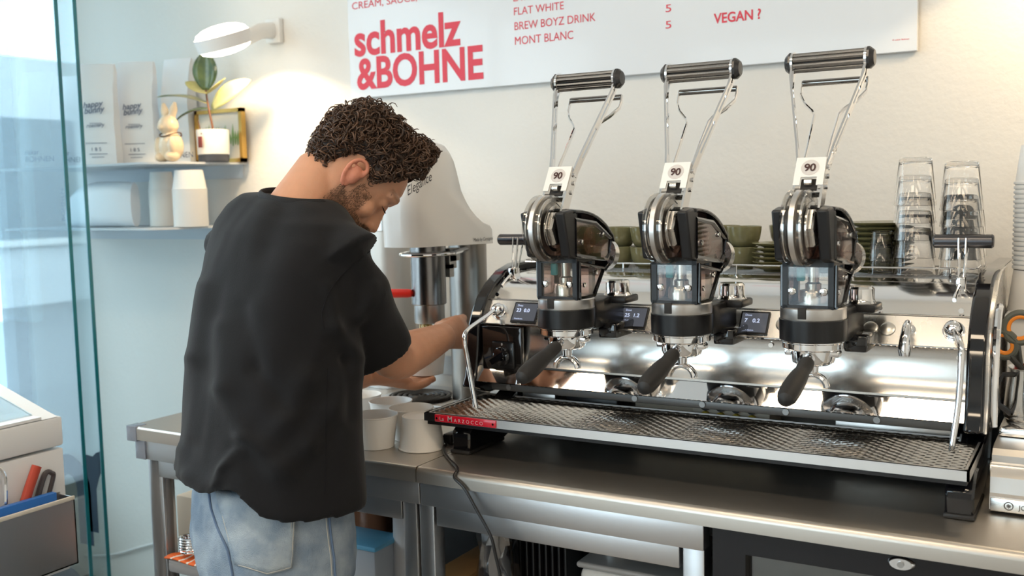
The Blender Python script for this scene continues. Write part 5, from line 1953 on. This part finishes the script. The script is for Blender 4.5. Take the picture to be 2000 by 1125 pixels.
def sleeve(P, rs):
    P = [V(p) for p in P]
    R = []
    for i, (p, r) in enumerate(zip(P, rs)):
        ax = P[min(i + 1, len(P) - 1)] - P[max(i - 1, 0)]
        R.append(oriented_ring(p, ax, r, 32))
    ax = P[-1] - P[-2]
    R.append(oriented_ring(P[-1], ax, rs[-1] - .010, 32))
    R.append(oriented_ring(P[-1] - ax.normalized() * .06, ax, rs[-1] - .013, 32))
    S.rings(R)


S_op = pix(741, 690, 1.945)
sleeve([pix(625, 485, 1.88), pix(668, 512, 1.835), pix(684, 572, 1.865), pix(711, 634, 1.91), S_op], [.072, .080, .076, .070, .066])
sleeve([pix(505, 455, 1.97), pix(462, 478, 2.02), pix(490, 560, 2.06), pix(540, 650, 2.10)], [.064, .066, .066, .064])

RIDGE = []


def fold(pts, w_, amp, d=1.8):
    for (x0, y0), (x1, y1) in zip(pts, pts[1:]):
        RIDGE.append(((x0, y0), (x1, y1), w_, amp))


fold([(640, 640), (600, 740), (560, 820), (520, 870)], 24, .007)
fold([(690, 730), (650, 800), (600, 870), (540, 920)], 22, .007)
fold([(400, 560), (385, 700), (372, 850)], 16, .008)
fold([(430, 640), (440, 760), (480, 860), (560, 925)], 22, .008)
fold([(470, 600), (500, 720), (560, 800)], 20, -.006)
fold([(700, 640), (680, 700), (690, 820)], 14, -.007)
fold([(640, 560), (655, 640), (700, 700)], 14, .007)
fold([(560, 400), (520, 480), (500, 560)], 26, -.004)
fold([(355, 880), (370, 930), (420, 960)], 16, .007)
fold([(730, 560), (700, 620), (690, 680)], 12, .006)
fold([(470, 900), (440, 940), (430, 965)], 14, .008)


def to_px(p):
    d = p - CAM
    w_ = d.dot(FW)
    return 1000 + F * d.dot(RT) / w_, 562.5 - F * d.dot(UP) / w_


def shirt_disp(p, n_):
    s_ = .0060 * noise.noise(V((p.x * 9, p.y * 9, p.z * 3.2))) + .0018 * noise.noise(V((p.x * 26, p.y * 26, p.z * 9)))
    if n_.dot(FW) < .15:
        u, v_ = to_px(p)
        for (x0, y0), (x1, y1), w_, amp in RIDGE:
            dx, dy = x1 - x0, y1 - y0
            k = max(0, min(1, ((u - x0) * dx + (v_ - y0) * dy) / (dx * dx + dy * dy)))
            dd = math.hypot(u - x0 - dx * k, v_ - y0 - dy * k)
            if dd < w_ * 3:
                s_ += amp * .95 * math.exp(-(dd / w_) ** 2)
    return s_


SHIRT = mat('shirt_cotton', (.0066, .0069, .0086), .85, bump=.12, bscale=420, spec=.22, sheen=.08)
sh_me = remesh(S, 't_shirt', .0055, 7, shirt_disp)
for v in sh_me.vertices:       # the hem rides up over the back pocket
    u, v_ = to_px(v.co + MO)
    if v_ > 840:
        v.co.z += .034 * math.exp(-((u - 452) / 42) ** 2) * min(1, (v_ - 840) / 110)
sh_me.update()
shirt = link(sh_me, 't_shirt', SHIRT)
bvh = BVHTree.FromPolygons([v.co + MO for v in sh_me.vertices], [p.vertices[:] for p in sh_me.polygons])


def cast(bv, x, y, lift=.0):
    hit = bv.ray_cast(CAM, ray(x, y).normalized())
    if hit[0] is None:
        return None
    n_ = hit[1]
    if n_.dot(ray(x, y)) > 0:
        n_ = -n_
    return hit[0] + n_ * lift


def surf_line(bv, pts, r, name, m_, parent, n=6, step=6, lift=None):
    P = []
    for (x0, y0), (x1, y1) in zip(pts, pts[1:]):
        k = max(2, int(math.hypot(x1 - x0, y1 - y0) / step))
        for i in range(k):
            q = cast(bv, x0 + (x1 - x0) * i / k, y0 + (y1 - y0) * i / k, r * .3 if lift is None else lift)
            if q is not None and (not P or (q - P[-1]).length < .05):
                P.append(q)
    if len(P) > 3:
        P = [P[0]] + [(P[i - 1] + P[i] + P[i + 1]) / 3 for i in range(1, len(P) - 1)] + [P[-1]]
        return MB().tube(P, r, n).build(name, m_, parent, org=MO)


SEAM = mat('shirt_seam', (.012, .012, .014), .9, spec=.1)
surf_line(bvh, [(728, 486), (690, 515), (660, 545), (640, 575), (628, 612), (634, 650)], .0011, 'sleeve_seam', SEAM, shirt)
surf_line(bvh, [(640, 720), (637, 800), (636, 900), (634, 972)], .0009, 'side_seam', SEAM, shirt)
# ribbed collar
colr = []
for k in range(41):
    t = 2 * PI * k / 40
    c = pix(584, 387, 1.936)
    colr.append(c + RB * (.078 * math.cos(t)) + FB * (.070 * math.sin(t)) + V((0, 0, -.16 * .078 * math.cos(t) - .030 * max(0, math.sin(t)) + .002)))
MB().tube(colr, [(.0045, .0085)] * 41, 10, flat=RB).build('collar', mat('shirt_rib', (.013, .013, .015), .85, bump=.3, bscale=300), shirt, org=MO)

# ---- jeans
J = MB()
JS = [(532, 925, 1.862, .160, .115), (534, 960, 1.862, .166, .122), (536, 1000, 1.862, .168, .126), (539, 1050, 1.86, .168, .128), (542, 1100, 1.858, .165, .124), (543, 1140, 1.856, .155, .11)]
J.rings([ering(pix(x, y, d), a, b_, 40, 0, 2.3, 1.06) for x, y, d, a, b_ in JS])
for s in (-1, 1):
    h0_ = pix(541, 1075, 1.86) + RB * (s * .080)
    kn = V((h0_.x + RB.x * s * .02, h0_.y + RB.y * s * .02, .48))
    an = V((h0_.x + RB.x * s * .03 - FB.x * .02, h0_.y + RB.y * s * .03 - FB.y * .02, .10))
    pts = [h0_ + V((0, 0, .04)), h0_ - V((0, 0, .05)), h0_.lerp(kn, .5), kn, kn.lerp(an, .5), an]
    J.tube(pts, [.076, .085, .080, .070, .066, .062], 28)
    J.ball(h0_ - FB * .048 + V((0, 0, .03)), (.076, .076, .085))


def jeans_disp(p, n_):
    return .004 * noise.noise(V((p.x * 14, p.y * 14, p.z * 12))) + .002 * noise.noise(p * 38)


je_me = remesh(J, 'jeans', .006, 6, jeans_disp)
DENIM = mat('denim', (.33, .39, .45), .85, bump=.5, bscale=500, col2=(.17, .225, .295), vscale=16, spec=.2)
jeans = link(je_me, 'jeans', DENIM)
jb = BVHTree.FromPolygons([v.co + MO for v in je_me.vertices], [p.vertices[:] for p in je_me.polygons])
DSEAM = mat('denim_seam', (.10, .15, .24), .9)
STITCH = mat('denim_stitch', (.42, .40, .36), .8)
surf_line(jb, [(408, 955), (412, 990), (425, 1030), (446, 1075), (455, 1120), (457, 1150)], .0024, 'back_seam', DSEAM, jeans)
surf_line(jb, [(640, 985), (645, 1040), (652, 1090), (655, 1140)], .0024, 'side_seam', DSEAM, jeans)
surf_line(jb, [(634, 985), (639, 1040), (646, 1090), (649, 1140)], .0009, 'stitching', STITCH, jeans)
# back pocket patch
PO = [(424, 958), (580, 975), (570, 1106), (508, 1121), (462, 1104)]
grid = []
for j in range(13):
    k = j / 12
    l0 = V((424, 958, 0)).lerp(V((462, 1104, 0)), k)
    r0_ = V((580, 975, 0)).lerp(V((570, 1106, 0)), k)
    row = []
    for i in range(15):
        m_ = i / 14
        q = l0.lerp(r0_, m_)
        yy = q.y + (16 * k ** 3) * (1 - abs(2 * m_ - 1.15))
        row.append(cast(jb, q.x, yy, .004))
    if all(r is not None for r in row):
        grid.append(row)
if len(grid) > 3:
    mb = MB()
    mb.rings(grid, closed=False)
    pk_ = mb.build('back_pocket', mat('denim_pocket', (.36, .41, .45), .88, bump=.5, bscale=500, col2=(.21, .265, .325), vscale=22, spec=.2), jeans, org=MO, sharp=0)
    so = pk_.modifiers.new('s', 'SOLIDIFY')
    so.thickness = .0035
    so.offset = 0
    for ins in (1.2, 2.2):
        edge = [grid[j][int(0)] for j in range(len(grid))] + grid[-1][1:] + [grid[j][-1] for j in range(len(grid) - 2, -1, -1)]
    cen = grid[len(grid) // 2][7]
    for k in (.965, .90):
        MB().tube([cen + (p - cen) * k - FW * .0022 for p in edge], .0008, 5).build('stitching', STITCH, jeans, org=MO)
    MB().tube([p - FW * .002 + V((0, 0, -.006)) for p in grid[0]], .0008, 5).build('stitching', STITCH, jeans, org=MO)
    g0_ = grid[0]
    a0, a1 = g0_[3], g0_[6]
    upv = V((0, 0, 1))
    nb_ = -FW * .001
    mb = MB()
    n_ = (a1 - a0).normalized().cross(upv).normalized()
    P = [a0 - upv * .035, a1 - upv * .035, a1 + upv * .016, a0 + upv * .020]
    o = mb.prism([p + n_ * .0002 for p in P], n_ * -.0 - (-n_) * .0 + n_ * .0 + (-FW) * .0035).build('phone', mat('phone_grey', (.10, .10, .11), .35))
    tag(o, 'grey phone sticking out of the back pocket of the jeans', 'phone')
# shoes
for s in (-1, 1):
    h0_ = pix(534, 1075, 1.86) + RB * (s * .118) - FB * .02
    b = MB()
    R = []
    for i in range(9):
        k = i / 8
        c = V((h0_.x, h0_.y, 0)) + FB * (-.08 + .27 * k)
        wd = .045 * (math.sin(PI * (.15 + .75 * k)) ** .5)
        hh = .10 - .055 * k
        R.append([c + RB * (wd * math.cos(a)) + V((0, 0, hh / 2 + .001 + hh / 2 * math.copysign(abs(math.sin(a)) ** .7, math.sin(a)))) for a in [2 * PI * j / 16 for j in range(16)]])
    b.rings(R)
    b.build('shoe', mat('shoe_black', (.02, .02, .022), .5), man)

# ---- the cup in his hands and the ice cream strands
cpos = pix(833, 729, 2.325)
c1 = copy_tree(cup0, None, loc=cpos, label='white paper cup held in both hands under the press nozzle')
st = MB()
rnd = random.Random(5)
top_c = V((PX, NY, 1.1215))
botc = cpos + V((0, 0, .035))
for i in range(34):
    a, r_ = rnd.uniform(0, 2 * PI), .026 * math.sqrt(rnd.random())
    p0 = top_c + V((r_ * math.cos(a), r_ * math.sin(a), 0))
    p1 = botc + V((r_ * 1.0 * math.cos(a + .3), r_ * math.sin(a + .3), rnd.uniform(-.012, .01)))
    mid = p0.lerp(p1, .55) + V((rnd.uniform(-.003, .003), rnd.uniform(-.003, .003), 0))
    st.tube([p0, mid, p1], .0019, 6)
o = st.build('ice_cream_strands', mat('vanilla_ice', (.80, .62, .30), .45, sss=.2))
o['kind'] = 'stuff'
tag(o, 'pale yellow ice cream strands pressed out of the nozzle into the cup', 'ice cream')
